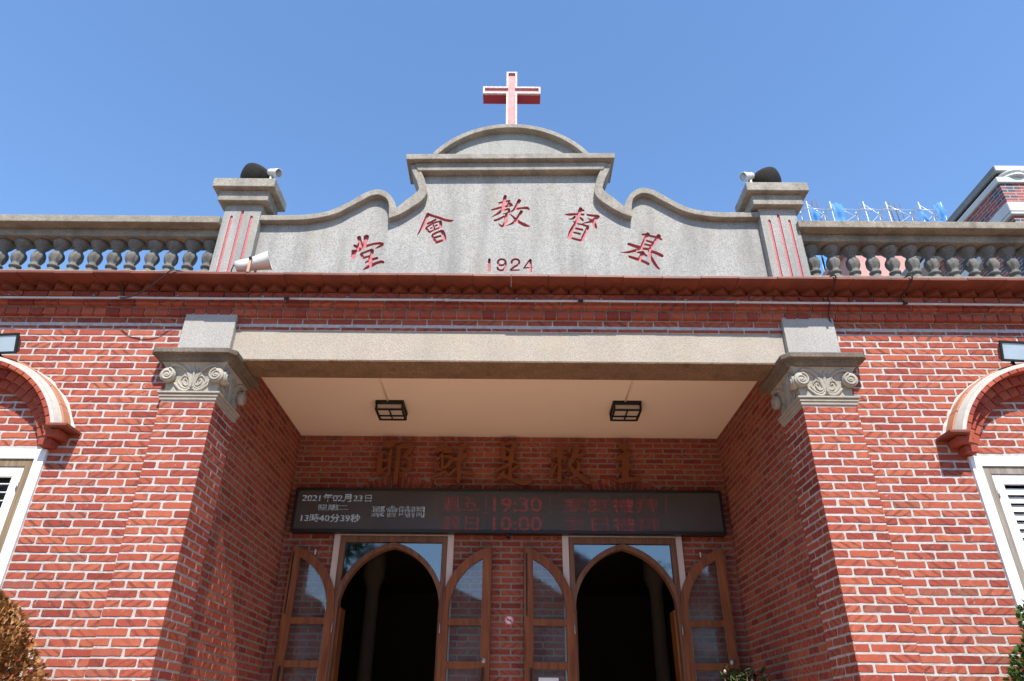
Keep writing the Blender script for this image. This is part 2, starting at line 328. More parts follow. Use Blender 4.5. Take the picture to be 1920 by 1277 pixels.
class MB:
    def __init__(self): self.v = []; self.f = []; self.sm = []; self.bk = None; self.uv = None
    def add(self, vs, fs, smooth=False):
        o = len(self.v); self.v += [tuple(p) for p in vs]
        self.f += [[i + o for i in f] for f in fs]; self.sm += [smooth] * len(fs); return self
    def box(self, x0, x1, y0, y1, z0, z1, T=None):
        vs = [Vector((x, y, z)) for z in (z0, z1) for y in (y0, y1) for x in (x0, x1)]
        if T: vs = [T @ p for p in vs]
        return self.add(vs, [(0, 2, 3, 1), (4, 5, 7, 6), (0, 1, 5, 4), (2, 6, 7, 3), (0, 4, 6, 2), (1, 3, 7, 5)])
    def prism(self, pts, y0, y1):            # polygon in x,z (counter-clockwise seen from -y) pushed from y0 to y1
        n = len(pts); a = sum(pts[i][0] * pts[(i + 1) % n][1] - pts[(i + 1) % n][0] * pts[i][1] for i in range(n))
        if a < 0: pts = pts[::-1]
        vs = [(x, y0, z) for x, z in pts] + [(x, y1, z) for x, z in pts]
        fs = [list(range(n)), list(range(2 * n - 1, n - 1, -1))]
        fs += [(i, i + n, (i + 1) % n + n, (i + 1) % n) for i in range(n)]
        return self.add(vs, fs)
    def ribbon(self, outer, inner, y0, y1):  # closed-section band between two polylines
        n = len(outer)
        vs = [(x, y0, z) for x, z in outer] + [(x, y0, z) for x, z in inner] + [(x, y1, z) for x, z in outer] + [(x, y1, z) for x, z in inner]
        fs = []
        a = (outer[1][0] - outer[0][0]) * (inner[0][1] - outer[0][1]) - (outer[1][1] - outer[0][1]) * (inner[0][0] - outer[0][0])
        for i in range(n - 1):
            q = [(i, i + 1, n + i + 1, n + i), (2 * n + i, 3 * n + i, 3 * n + i + 1, 2 * n + i + 1),
                 (i, 2 * n + i, 2 * n + i + 1, i + 1), (n + i, n + i + 1, 3 * n + i + 1, 3 * n + i)]
            fs += q if a > 0 else [t[::-1] for t in q]
        e = [(0, n, 3 * n, 2 * n), (n - 1, 3 * n - 1, 4 * n - 1, 2 * n - 1)]
        fs += e if a > 0 else [t[::-1] for t in e]
        return self.add(vs, fs)
    def lathe(self, prof, n=20, T=None, smooth=True, lobes=None, cap=True):   # profile of (r, z)
        vs = []
        for j, (r, z) in enumerate(prof):
            for i in range(n):
                a = 2 * math.pi * i / n; rr = r
                if lobes and lobes[j]: rr = r * (1 - lobes[j] * (1 - abs(math.cos(a * 4.0))))
                vs.append(Vector((rr * math.cos(a), rr * math.sin(a), z)))
        if T: vs = [T @ p for p in vs]
        fs = [(j * n + i, j * n + (i + 1) % n, (j + 1) * n + (i + 1) % n, (j + 1) * n + i) for j in range(len(prof) - 1) for i in range(n)]
        if prof[0][1] > prof[-1][1]: fs = [f[::-1] for f in fs]
        self.add(vs, fs, smooth)
        if cap:
            o = len(self.v) - len(vs); m = len(prof) - 1
            a, b = [o + i for i in range(n)], [o + m * n + i for i in range(n)]
            if prof[0][1] > prof[-1][1]: a, b = b, a
            self.f += [a[::-1], b]; self.sm += [False, False]
        return self
    def tube(self, pts, r, n=8, flat=1.0, up=None):
        pts = [Vector(p) for p in pts]; m = len(pts); rs = r if isinstance(r, (list, tuple)) else [r] * m
        vs = []; ref = Vector(up) if up else None
        prev = None
        for i, p in enumerate(pts):
            t = (pts[min(i + 1, m - 1)] - pts[max(i - 1, 0)]).normalized()
            if ref is not None: a = ref - t * ref.dot(t)
            elif prev is None: a = t.orthogonal()
            else: a = prev - t * prev.dot(t)
            a.normalize(); prev = a; b = t.cross(a)
            for j in range(n):
                an = 2 * math.pi * j / n
                vs.append(p + (a * math.cos(an) * flat + b * math.sin(an)) * rs[i])
        fs = [(i * n + j, i * n + (j + 1) % n, (i + 1) * n + (j + 1) % n, (i + 1) * n + j) for i in range(m - 1) for j in range(n)]
        fs += [list(range(n))[::-1], [(m - 1) * n + j for j in range(n)]]
        return self.add(vs, fs, True)
    def build(self, name, mat, parent=None, bevel=0, seg=2, smooth_all=None, **t):
        me = bpy.data.meshes.new(name); me.from_pydata(self.v, [], self.f)
        sm = self.sm if smooth_all is None else [smooth_all] * len(self.f)
        me.polygons.foreach_set('use_smooth', sm)
        for nm, d in (('bk', self.bk), ('uvw', self.uv)):
            if d:
                a = me.attributes.new(nm, 'FLOAT_VECTOR', 'POINT')
                a.data.foreach_set('vector', np.asarray(d, dtype=np.float32).ravel())
        me.materials.append(M[mat] if isinstance(mat, str) else mat)
        o = bpy.data.objects.new(name, me); link(o, parent)
        if bevel:
            b = o.modifiers.new('bevel', 'BEVEL'); b.width = bevel; b.segments = seg; b.limit_method = 'ANGLE'; b.angle_limit = rad(35)
        return tag(o, **t)
def box(name, mat, parent, *a, bevel=0, **t): return MB().box(*a).build(name, mat, parent, bevel, **t)
def rough_edges(o, level, size=.12, strength=.006, seed=0):     # hand-cast unevenness as real relief
    pass
def copy_obj(o, parent, loc=None):
    c = o.copy(); COL.objects.link(c)
    if parent is not None: c.parent = parent; c.matrix_parent_inverse = parent_matrix(parent).inverted()
    if loc is not None: c.location = loc
    return c

# strokes of a brush: "x,z,width ..." in millimetres about the character's middle
def stroke_polys(spec, asp, cx, cz, seg=7):
    out = []
    for st in spec.split('|'):
        p = [tuple(float(q) for q in s.split(',')) for s in st.split()]
        P = [(x / 1000, z / 1000 / asp, w / 2000) for x, z, w in p]
        # smooth resample
        Q = []
        for i in range(len(P) - 1):
            a, b, c, d = P[max(i - 1, 0)], P[i], P[i + 1], P[min(i + 2, len(P) - 1)]
            for s in range(4):
                t = s / 4
                Q.append(tuple(.5 * (2 * b[k] + (c[k] - a[k]) * t + (2 * a[k] - 5 * b[k] + 4 * c[k] - d[k]) * t * t + (3 * b[k] - a[k] - 3 * c[k] + d[k]) * t ** 3) for k in range(3)))
        Q.append(P[-1]); L, Rr = [], []; m = len(Q)
        for i, (x, z, w) in enumerate(Q):
            x0, z0, _ = Q[max(i - 1, 0)]; x1, z1, _ = Q[min(i + 1, m - 1)]
            dx, dz = x1 - x0, z1 - z0; l = math.hypot(dx, dz) or 1; nx, nz = -dz / l, dx / l
            L.append((x + nx * w, z + nz * w)); Rr.append((x - nx * w, z - nz * w))
        def capp(q, dirx, dirz):
            x, z, w = q; l = math.hypot(dirx, dirz) or 1; dx, dz = dirx / l, dirz / l; r = []
            for s in range(1, 4):
                a = math.pi * s / 4
                r.append((x + w * (-dz * math.cos(a) + dx * math.sin(a) * .75), z + w * (dx * math.cos(a) + dz * math.sin(a) * .75)))
            return r
        e = capp(Q[-1], Q[-1][0] - Q[-2][0], Q[-1][1] - Q[-2][1])
        s_ = capp(Q[0], Q[0][0] - Q[1][0], Q[0][1] - Q[1][1])
        for i in range(0, m - 1, 2):
            j = min(i + 2, m - 1)
            poly = L[i:j + 1] + (e if j == m - 1 else []) + Rr[i:j + 1][::-1] + (s_ if i == 0 else [])
            out.append([(cx + x, cz + z * asp) for x, z in poly])
    return out
def cdt(polys, outer=None):
    """union of overlapping outlines; returns points, triangles and for each triangle whether it lies in a stroke"""
    vs, fs = [], []
    if outer: fs.append(list(range(len(outer)))); vs += [Vector(p) for p in outer]
    def ccw(p):
        a_ = sum(p[i][0] * p[(i + 1) % len(p)][1] - p[(i + 1) % len(p)][0] * p[i][1] for i in range(len(p)))
        return list(p) if a_ > 0 else list(p)[::-1]
    polys = [ccw(p) for p in polys]
    for p in polys:
        fs.append([len(vs) + i for i in range(len(p))]); vs += [Vector(q) for q in p]
    v, e, f, ov, oe, of = delaunay_2d_cdt(vs, [], fs, 1 if True else 0, 1e-5)
    base = 1 if outer else 0
    tri = [(list(t), any(i >= base for i in o)) for t, o in zip(f, of) if len(o) > 0]
    return v, tri
def extrude_union(name, mat, parent, polys, y0, y1, bevel=0, **t):
    v, tri = cdt(polys); mb = MB(); n = len(v)
    vs = [(p.x, y0, p.y) for p in v] + [(p.x, y1, p.y) for p in v]; fs = []
    edges = {}
    for t_, ins in tri:
        a = sum(v[t_[i]].x * v[t_[(i + 1) % len(t_)]].y - v[t_[(i + 1) % len(t_)]].x * v[t_[i]].y for i in range(len(t_)))
        if a < 0: t_ = t_[::-1]
        fs.append(t_); fs.append([i + n for i in t_[::-1]])
        for i in range(len(t_)): edges[(t_[i], t_[(i + 1) % len(t_)])] = 1
    for (a, b) in edges:
        if (b, a) not in edges: fs.append((a, a + n, b + n, b))
    mb.add(vs, fs); return mb.build(name, mat, parent, bevel, **t)

# ------------------------------------------------------------------ bricks
BRICKS = []          # (verts, faces, uvw, bk, parent, size on screen)
def px_of(p):
    d = Vector(p) - CAM_LOC; w = d.dot(CF)
    if w < .1: return None
    return 960 + 1314.09 * d.dot(CR) / w, 638.5 - 1314.09 * d.dot(CU) / w
def one_brick(u0, u1, v0, v1, O, U, V, N, parent, h=.004, jit=.0017, pts2d=None, kind='brick'):
    if pts2d is None:
        w, t = u1 - u0, v1 - v0; c = min(.006, w * .2) * R.uniform(.5, 1.2)
        j = lambda s=1: R.uniform(-jit, jit) * s
        pts = [(u0 + c, v0 + j())]
        for s in (.3, .55, .8):
            if w > .12: pts.append((u0 + w * (s + R.uniform(-.08, .08)), v0 + j(1.2)))
        pts += [(u1 - c, v0 + j()), (u1 + j(), v0 + c), (u1 + j(), v1 - c), (u1 - c, v1 + j())]
        for s in (.8, .55, .3):
            if w > .12: pts.append((u0 + w * (s + R.uniform(-.08, .08)), v1 + j(1.2)))
        pts += [(u0 + c, v1 + j()), (u0 + j(), v1 - c), (u0 + j(), v0 + c)]
    else: pts = pts2d
    n = len(pts); cu = sum(p[0] for p in pts) / n; cv = sum(p[1] for p in pts) / n
    hh = h + R.uniform(-.0018, .0018); ta, tb = R.uniform(-.007, .007), R.uniform(-.016, .016)
    ins = .0028; vs = []; uv = []
    P = lambda u, v, d: O + U * u + V * v + N * d
    for u, v in pts: vs.append(P(u, v, -.008)); uv.append((u - cu, v - cv, 0))
    for u, v in pts:
        du, dv = u - cu, v - cv
        uu = cu + du - math.copysign(min(ins, abs(du) * .5), du); vv = cv + dv - math.copysign(min(ins, abs(dv) * .5), dv)
        vs.append(P(uu, vv, hh + ta * du + tb * dv)); uv.append((uu - cu, vv - cv, 0))
    fs = [[n + i for i in range(n)]] + [(i, (i + 1) % n, n + (i + 1) % n, n + i) for i in range(n)]
    if U.cross(V).dot(N) < 0: fs = [f[::-1] for f in fs]
    bk = (R.random(), R.random(), R.random())
    c = P(cu, cv, hh); a = 0
    if N.dot(CAM_LOC - c) > 0:
        q = [px_of(P(u, v, hh)) for u, v in ((min(p[0] for p in pts), min(p[1] for p in pts)), (max(p[0] for p in pts), min(p[1] for p in pts)),
                                            (max(p[0] for p in pts), max(p[1] for p in pts)), (min(p[0] for p in pts), max(p[1] for p in pts)))]
        if all(q) and all(-5 < x < 1925 and 0 < y < 1282 for x, y in q):
            a = abs(sum(q[i][0] * q[(i + 1) % 4][1] - q[(i + 1) % 4][0] * q[i][1] for i in range(4))) / 2
    BRICKS.append((vs, fs, uv, [bk] * len(vs), parent, a))
L_, H_, J_ = .221, .064, .0132
def course(u0, u1, v0, v1, O, U, V, N, parent, off, blocked=(), first=None, **kw):
    """one course of stretchers between u0 and u1, minus the blocked intervals"""
    free = [(u0, u1)]
    for a, b in blocked:
        nf = []
        for s, e in free:
            if b <= s or a >= e: nf.append((s, e)); continue
            if a - s > .03: nf.append((s, a))
            if e - b > .03: nf.append((b, e))
        free = nf
    x = u0 - off
    cuts = []
    while x < u1 + L_: cuts.append(x + R.uniform(-.003, .003)); x += L_
    for s, e in free:
        for a, b in zip(cuts[:-1], cuts[1:]):
            a2, b2 = max(a, s), min(b, e)
            if b2 - a2 < .035: continue
            l = a2 + (J_ / 2 if a2 > s + .001 else .0); r = b2 - (J_ / 2 if b2 < e - .001 else .0)
            if s < a2 and a2 - s < .035 and a2 == a: l = s
            if e > b2 and e - b2 < .035: r = e
            one_brick(l, r, v0, v1, O, U, V, N, parent, **kw)
def wall_rows(zlo, zhi):
    k_ = 0; top = 4.66; rows = []
    while True:
        z1 = top - k_ * H_; z0 = z1 - H_
        if z1 < zlo: break
        if z1 <= zhi + 1e-6: rows.append((k_, z0 + J_ / 2 + R.uniform(-.001, .001), z1 - J_ / 2 + R.uniform(-.001, .001)))
        k_ += 1
    return rows
def flush_bricks(owner, limit=300):
    order = sorted(range(len(BRICKS)), key=lambda i: -BRICKS[i][5]); top = set(order[:limit])
    rest = {}
    for i, (vs, fs, uv, bk, par, a) in enumerate(BRICKS):
        if i in top:
            mb = MB(); mb.add(vs, fs); mb.bk = bk; mb.uv = uv; mb.build('brick', 'brick', par)
        else:
            mb = rest.setdefault(0, MB()); mb.bk = (mb.bk or []); mb.uv = (mb.uv or [])
            mb.add(vs, fs); mb.bk += bk; mb.uv += uv
    if 0 in rest: rest[0].build('brickwork', 'brick', owner, kind='stuff')
X, Y, Z = Vector((1, 0, 0)), Vector((0, 1, 0)), Vector((0, 0, 1))
O3 = Vector((0, 0, 0))
HW, PW = 2.41, 2.85          # porch pier: inner and outer edge
WALLY, SIDEX, BACKY = .05, 2.46, 2.535
XEND = 6.9

# ------------------------------------------------------------------ ground
g = MB().add([(-600, -600, 0), (600, -600, 0), (600, 600, 0), (-600, 600, 0)], [(0, 1, 2, 3)]).build('ground', 'ground', None, kind='structure')
pv = bpy.data.objects.new('pavement', None); COL.objects.link(pv); pv['kind'] = 'structure'
box('paving_bed', 'porch_shade_mortar', pv, -8, 8, -7.4, .0, .002, .010)
slab = MB().box(-.397, .397, -.397, .397, .004, .028); sl0 = None
for i in range(20):
    for j in range(9):
        x, y = -7.6 + .8 * i, -7.0 + .8 * j
        if sl0 is None: sl0 = slab.build('paving_slab', 'paving', pv, .006); sl0.location = (x, y, 0)
        else: copy_obj(sl0, pv, (x, y, 0))
church = empty('church_building', (0, 0, 0), 'brick church front with washed stone gable, balustrades and an open porch', 'church')
box('porch_floor', 'paving', church, -2.455, 2.455, .0, BACKY - .002, .0, .12)

# ------------------------------------------------------------------ masses behind the bricks (mortar faces)
def mortar(name, *a, mat='mortar'): return box(name, mat, church, *a)
WIN_X0, WIN_X1, WIN_Z0, WIN_Z1 = 3.66, 5.14, 1.25, 3.545
front_walls = []
for s in (-1, 1):
    mb = MB()
    def bx(x0, x1, z0, z1):
        mb.box(min(s * x0, s * x1), max(s * x0, s * x1), WALLY, WALLY + .3, z0, z1)
    bx(2.52, WIN_X0, 0, 5.04); bx(WIN_X1, XEND, 0, 5.04); bx(WIN_X0, WIN_X1, 0, WIN_Z0); bx(WIN_X0, WIN_X1, WIN_Z1, 5.04)
    w = mb.build('front_wall', 'mortar', church); front_walls.append(w)
    U = X * s
    for k_, z0, z1 in wall_rows(.02, 4.66):
        zm = (z0 + z1) / 2
        blk = [(WIN_X0 - .004, WIN_X1 + .004)] if WIN_Z0 < z1 and z0 < WIN_Z1 + .004 else []
        course(2.80, XEND, z0, z1, Vector((0, WALLY, 0)), U, Z, -Y, w, (.035 if k_ % 2 else .145) + .012 * (k_ % 3), blk)
    # pier
    p = box('pier', 'mortar', church, min(s * HW, s * PW), max(s * HW, s * PW), .0, .45, 0, 3.985)
    for k_, z0, z1 in wall_rows(.02, 3.985):
        # front
        if k_ % 2: cuts = [HW, HW + .11, HW + .331, PW]
        else: cuts = [HW, HW + .22, PW]
        for a, b in zip(cuts[:-1], cuts[1:]):
            e = R.uniform(-.004, .004)
            one_brick(a - (.004 if a == HW else -J_ / 2 + e), b + (.004 if b == PW else -J_ / 2 + e), z0, z1, O3, X * s, Z, -Y, p)
        cuts = [0, .11, .33, .45] if k_ % 2 == 0 else [0, .215, .45]
        for a, b in zip(cuts[:-1], cuts[1:]):
            one_brick(a - (.004 if a == 0 else -J_ / 2), b + (.004 if b == .45 else -J_ / 2), z0, z1, Vector((s * HW, 0, 0)), Y, Z, -X * s, p)
            one_brick(a - (.004 if a == 0 else -J_ / 2), b, z0, z1, Vector((s * PW, 0, 0)), Y, Z, X * s, p) if a < .05 else None
    # porch side wall
    sw = box('porch_side_wall', 'porch_shade_mortar', church, min(s * SIDEX, s * (SIDEX + .3)), max(s * SIDEX, s * (SIDEX + .3)), .36, BACKY + .3, 0, 4.9)
    for k_, z0, z1 in wall_rows(.13, 4.66):
        course(.455, BACKY - .004, z0, z1, Vector((s * SIDEX, 0, 0)), Y, Z, -X * s, sw, (.06 if k_ % 2 else .17), h=.003)
# back wall of the porch with two door openings
DOORX = (-1.25, 1.245); DHW = .585; DTOP = 3.47
mb = MB(); xs = [-SIDEX - .001, DOORX[0] - DHW, DOORX[0] + DHW, DOORX[1] - DHW, DOORX[1] + DHW, SIDEX + .001]
for i, (a, b) in enumerate(zip(xs[:-1], xs[1:])): mb.box(a, b, BACKY, BACKY + .28, 0 if i % 2 == 0 else DTOP, 4.9)
bw = mb.build('porch_back_wall', 'porch_shade_mortar', church)
ARCH_R, ARCH_Z = .95, 3.228
for k_, z0, z1 in wall_rows(.13, 4.66):
    zm = (z0 + z1) / 2; blk = []
    for d in DOORX:
        if z0 < 3.512: blk.append((d - .655, d + .655))
        elif zm < ARCH_Z + ARCH_R and zm > 3.7:
            q = math.sqrt(ARCH_R ** 2 - (zm - ARCH_Z) ** 2) + .012; blk.append((d - q, d + q))
    course(-SIDEX + .004, SIDEX - .004, z0, z1, Vector((0, BACKY, 0)), X, Z, -Y, bw, .05 if k_ % 2 else .16, blk, h=.003)
for d in DOORX:                                    # relieving arches of bricks on edge above each door
    n = 33; a0 = rad(20)
    for i in range(n):
        t0 = a0 + (math.pi - 2 * a0) * i / n; t1 = a0 + (math.pi - 2 * a0) * (i + 1) / n; e = .005 / ARCH_R
        pts = [(d + r * math.cos(t), ARCH_Z + r * math.sin(t)) for r, t in ((.735, t0 + e * 1.2), (.945, t0 + e), (.945, t1 - e), (.735, t1 - e * 1.2))]
        q = []
        for j in range(4):
            p0, p1 = pts[j], pts[(j + 1) % 4]; q += [(p0[0] * .94 + p1[0] * .06, p0[1] * .94 + p1[1] * .06), (p0[0] * .06 + p1[0] * .94, p0[1] * .06 + p1[1] * .94)]
        one_brick(0, 0, 0, 0, Vector((0, BACKY, 0)), X, Z, -Y, bw, h=.003, pts2d=q)

# ------------------------------------------------------------------ porch ceiling, beam, blocks
box('porch_ceiling', 'cream_ceiling', church, -SIDEX + .002, SIDEX - .002, .38, BACKY - .002, 4.66, 4.72)
lb = box('lintel_beam', 'beam_stone', church, -HW + .02, HW - .02, .055, .39, 4.378, 4.80, bevel=.004)
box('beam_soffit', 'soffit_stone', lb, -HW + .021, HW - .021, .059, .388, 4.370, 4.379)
for s in (-1, 1):
    box('pier_block', 'block_stone', church, min(s * 2.39, s * 2.838), max(s * 2.39, s * 2.838), 0.0, .42, 4.36, 4.802, bevel=.005)

# ------------------------------------------------------------------ capitals
def spiral(cx, cz, r, turns, start, sgn, n=40):
    return [(cx + sgn * r * (1 - .80 * t / n) * math.cos(start + turns * 2 * math.pi * t / n), cz + r * (1 - .80 * t / n) * math.sin(start + turns * 2 * math.pi * t / n)) for t in range(n + 1)]
def capital(s):
    c = None
    def ring(name, mat, prof, bev=0, cut=0.0):
        """square moulding round the pier; prof = (overhang, z) from below upwards"""
        mb = MB(); rows = []
        for o, z in prof:
            x0, x1, y0, y1 = HW - o, PW + o, 0 - o, .45 + o * .7; c_ = cut * (1 if o > .05 else .6)
            rows.append([(x0 + c_, y0, z), (x1 - c_ * .6, y0, z), (x1, y0 + c_ * .6, z), (x1, y1, z), (x0, y1, z), (x0, y0 + c_, z)] if cut else
                        [(x0, y0, z), (x1, y0, z), (x1, y1, z), (x0, y1, z)])
        n = len(rows[0]); vs = [(s * x, y, z) for r_ in rows for x, y, z in r_]; fs = []
        for i in range(len(rows) - 1):
            for j in range(n):
                f = (i * n + j, i * n + (j + 1) % n, (i + 1) * n + (j + 1) % n, (i + 1) * n + j); fs.append(f if s > 0 else f[::-1])
        a, b = list(range(n))[::-1], [(len(rows) - 1) * n + j for j in range(n)]
        fs += [a, b] if s > 0 else [a[::-1], b[::-1]]
        mb.add(vs, fs); return mb.build(name, mat, c or church, bev)
    c = ring('capital', 'capital_stone', [(-.004, 4.03), (.0, 4.10), (.004, 4.16), (.014, 4.22), (.034, 4.27), (.055, 4.298), (.06, 4.31)], .004)
    ring('necking', 'capital_stone', [(.004, 3.962), (.012, 3.966), (.014, 3.984), (.009, 3.988), (.022, 3.992), (.024, 4.008), (.016, 4.012), (.036, 4.02), (.036, 4.034), (.01, 4.044)], .002)
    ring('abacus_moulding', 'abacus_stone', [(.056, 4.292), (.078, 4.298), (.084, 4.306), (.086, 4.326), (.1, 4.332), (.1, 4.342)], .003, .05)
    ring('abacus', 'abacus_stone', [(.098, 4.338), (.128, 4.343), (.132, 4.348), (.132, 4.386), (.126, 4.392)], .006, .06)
    prof = [(-.004, 4.03), (.0, 4.10), (.004, 4.16), (.014, 4.22), (.034, 4.27), (.055, 4.298), (.06, 4.31)]
    def surf(a, z, face, lift=0):          # a: -0.5..0.5 along the face
        o = np.interp(z, [q[1] for q in prof], [q[0] for q in prof]); ww = .22 + o
        if face == 'front': return Vector((s * (2.63 + a / .5 * ww), -o - lift, z))
        return Vector((s * (HW - o - lift), .225 - a / .5 * ww, z))
    tb = lambda pts, r: MB().tube(pts, r, 8, .75)
    for face in ('front', 'side'):
        nv = (-Y if face == 'front' else -X * s)
        for sg in (-1, 1):
            ctr = surf(sg * .445, 4.178, face, .042)
            ax = X * s if face == 'front' else -Y
            if (nv.cross(Z)).dot(ax) == 0: pass
            T = Matrix.Translation(ctr) @ Matrix((( (ax*sg).x, Z.x, nv.x, 0), ((ax*sg).y, Z.y, nv.y, 0), ((ax*sg).z, Z.z, nv.z, 0), (0, 0, 0, 1)))
            flip = T.to_3x3().determinant() < 0
            mb = MB().lathe([(.061, -.05), (.063, .0), (.056, .007), (.0045, .007)], 24, T)
            mb.f = [f[::-1] for f in mb.f] if flip else mb.f
            v = mb.build('volute', 'capital_stone', c)
            sp_ = spiral(0, 0, .055, 1.75, rad(100), 1, 44)
            mb = MB().tube([T @ Vector((x, z, .009)) for x, z in sp_], [.0105 * (1 - .45 * i / 44) for i in range(45)], 8, .8)
            mb.lathe([(.013, .0), (.012, .012), (.004, .016)], 12, T)
            mb.build('volute_scroll', 'capital_stone', c)
            # stem rising from the middle to the volute
            leaves = [([(.02, 4.06), (.035, 4.10), (.075, 4.16), (.15, 4.225), (.25, 4.262), (.36, 4.272), (.44, 4.255)], [.010, .012, .013, .015, .017, .018, .014]),
                      ([(.03, 4.085), (.06, 4.062), (.13, 4.052), (.22, 4.064), (.29, 4.09), (.36, 4.118), (.44, 4.132)], [.007, .013, .017, .017, .015, .011, .004]),
                      ([(.045, 4.11), (.07, 4.082), (.13, 4.074), (.20, 4.086), (.26, 4.112), (.29, 4.14)], [.006, .009, .011, .011, .009, .004]),
                      ([(.05, 4.13), (.075, 4.105), (.115, 4.097), (.16, 4.108), (.185, 4.135), (.17, 4.158), (.14, 4.158), (.125, 4.142)], [.006, .009, .010, .010, .009, .008, .007, .006]),
                      ([(.02, 4.075), (.03, 4.13), (.065, 4.185), (.12, 4.215), (.165, 4.205), (.175, 4.182)], [.012, .013, .012, .013, .012, .006]),
                      ([(.10, 4.165), (.16, 4.185), (.215, 4.172), (.235, 4.145)], [.006, .010, .010, .004])]
            for li, (pp, rr) in enumerate(leaves):
                P2 = []; r2 = []
                for i in range(len(pp) - 1):
                    for q in range(3):
                        t = q / 3; P2.append((pp[i][0] + (pp[i + 1][0] - pp[i][0]) * t, pp[i][1] + (pp[i + 1][1] - pp[i][1]) * t)); r2.append(rr[i] + (rr[i + 1] - rr[i]) * t)
                P2.append(pp[-1]); r2.append(rr[-1])
                tb([surf(sg * a * .92, z, face, .003) for a, z in P2], r2).build('acanthus_frond', 'capital_stone', c)
        for da, rr in ((0, .018), (-.045, .011), (.045, .011)):
            tb([surf(da * t * 1.6, 4.08 + .19 * t * (1 - abs(da) * 2.2), face, .002) for t in (0, .25, .5, .75, 1)], [rr * .5, rr * .8, rr, rr * .9, .003]).build('palmette_leaf', 'capital_stone', c)
for s in (-1, 1): capital(s)

# ------------------------------------------------------------------ cornice
cor = MB().box(-XEND, XEND, WALLY - .001, .36, 4.66, 5.046).box(-XEND, XEND, .014, .06, 4.797, 5.02).box(-XEND, XEND, -.034, .02, 4.875, 5.01).build('cornice', 'mortar', church)
def cornice_course(name, y, z0, z1, length, off, yback, seed):
    x = -XEND + off; i = 0
    while x < XEND - .05:
        l = length + R.uniform(-.004, .004); e = min(x + l - .011, XEND)
        jy = R.uniform(-.003, .003); jz = R.uniform(-.0015, .0015)
        mb = MB().box(x, e, y + jy, yback, z0 + jz, z1 + jz)
        mb.bk = [(R.random() * .8, R.random(), R.random())] * 8; mb.uv = [(p[0] - (x + e) / 2, p[2] - (z0 + z1) / 2, 0) for p in mb.v]
        mb.build(name, 'brick_plain' if 'header' in name else 'brick', cor, .003, 1)
        x += l
cornice_course('cut_brick', WALLY - .005, 4.666, 4.694, .221, .11, .09, 0)
cornice_course('cornice_brick', WALLY - .006, 4.726, 4.774, .221, .0, .09, 1)
cornice_course('cornice_header', .0, 4.787, 4.852, .11, .03, .06, 2)
cornice_course('cornice_brick', -.048, 4.863, 4.926, .221, .07, .0, 3)
cornice_course('cornice_brick', -.052, 4.938, 4.99, .221, .16, .0, 4)
x = -XEND; n = 0
tooth = None
while x < XEND:                                    # saw-tooth course of bricks set on the corner
    mb = MB(); vs = [(0, -.04, 4.996), (.154, -.04, 4.996), (.077, -.122, 4.996)]
    mb.add(vs + [(a, b, 5.052) for a, b, _ in vs], [(0, 1, 2), (3, 5, 4), (0, 2, 5, 3), (2, 1, 4, 5), (1, 0, 3, 4)])
    if tooth is None: tooth = mb.build('sawtooth_brick', 'tile', cor, .0015, 1); tooth.location = (x, 0, 0)
    else: copy_obj(tooth, cor, (x, R.uniform(-.006, .004), R.uniform(-.002, .002)))
    x += .158
x = -XEND; i = 0
while x < XEND:                                    # clay slabs that make the drip edge
    l = .33 + R.uniform(-.008, .008); dz = R.uniform(-.0025, .0025) - .004 * math.sin(x * .55); dy = R.uniform(-.006, .006)
    MB().box(x, min(x + l - .0012, XEND), -.25 + dy, .05, 5.046 + dz, 5.071 + dz).build('cornice_tile', 'tile', cor, .004, 2)
    x += l
box('parapet_bed', 'coping_stone', cor, -XEND, XEND, .02, .36, 5.06, 5.12)

# ------------------------------------------------------------------ stepped gable with carved writing
SH = .018                                           # the gable leans a little: right side sits higher
gz = lambda x, z: z + SH * x
OUT = [(2.39, 5.955), (2.10, 5.953), (1.95, 5.96), (1.80, 5.985), (1.68, 6.035), (1.57, 6.11), (1.47, 6.19), (1.39, 6.245), (1.31, 6.268), (1.24, 6.25), (1.175, 6.195), (1.125, 6.11), (1.10, 6.035),
       (1.055, 6.085), (1.0, 6.148), (.935, 6.215), (.905, 6.26), (.908, 6.30), (.935, 6.385), (.975, 6.48), (1.012, 6.59)]
INN = [(2.39, 5.893), (2.10, 5.891), (1.94, 5.90), (1.78, 5.93), (1.65, 5.98), (1.545, 6.055), (1.44, 6.13), (1.375, 6.18), (1.31, 6.20), (1.255, 6.185), (1.205, 6.145), (1.178, 6.07), (1.165, 5.905),
       (1.06, 5.955), (.945, 6.045), (.86, 6.125), (.825, 6.195), (.823, 6.265), (.855, 6.40), (.895, 6.50), (.93, 6.59)]
def smooth_line(p, skip=(), n=3):
    q = []
    for i in range(len(p) - 1):
        a, b, c_, d = p[max(i - 1, 0)], p[i], p[i + 1], p[min(i + 2, len(p) - 1)]
        if i in skip: a = b
        if i + 1 in skip: d = c_
        for s in range(n):
            t = s / n
            q.append(tuple(.5 * (2 * b[k] + (c_[k] - a[k]) * t + (2 * a[k] - 5 * b[k] + 4 * c_[k] - d[k]) * t * t + (3 * b[k] - a[k] - 3 * c_[k] + d[k]) * t ** 3) for k in (0, 1)))
    return q + [p[-1]]
OUTS, INNS = smooth_line(OUT, (12,)), smooth_line(INN, (12,))
mid = [((a[0] + b[0]) / 2, (a[1] + b[1]) / 2) for a, b in zip(OUTS, INNS)]
right = [(x, gz(x, z)) for x, z in mid]; left = [(-x, gz(-x, z)) for x, z in mid]
outline = [(-2.39, 5.075)] + [(2.39, 5.075)] + right + left[::-1]
polys = []; owner = []
for k_, (cx, cz, asp, spec) in CARVED.items():
    for q in stroke_polys(spec, asp, cx, cz): polys.append(q); owner.append(k_)
GY, GD = .08, .027
v, tri = cdt(polys, outline)
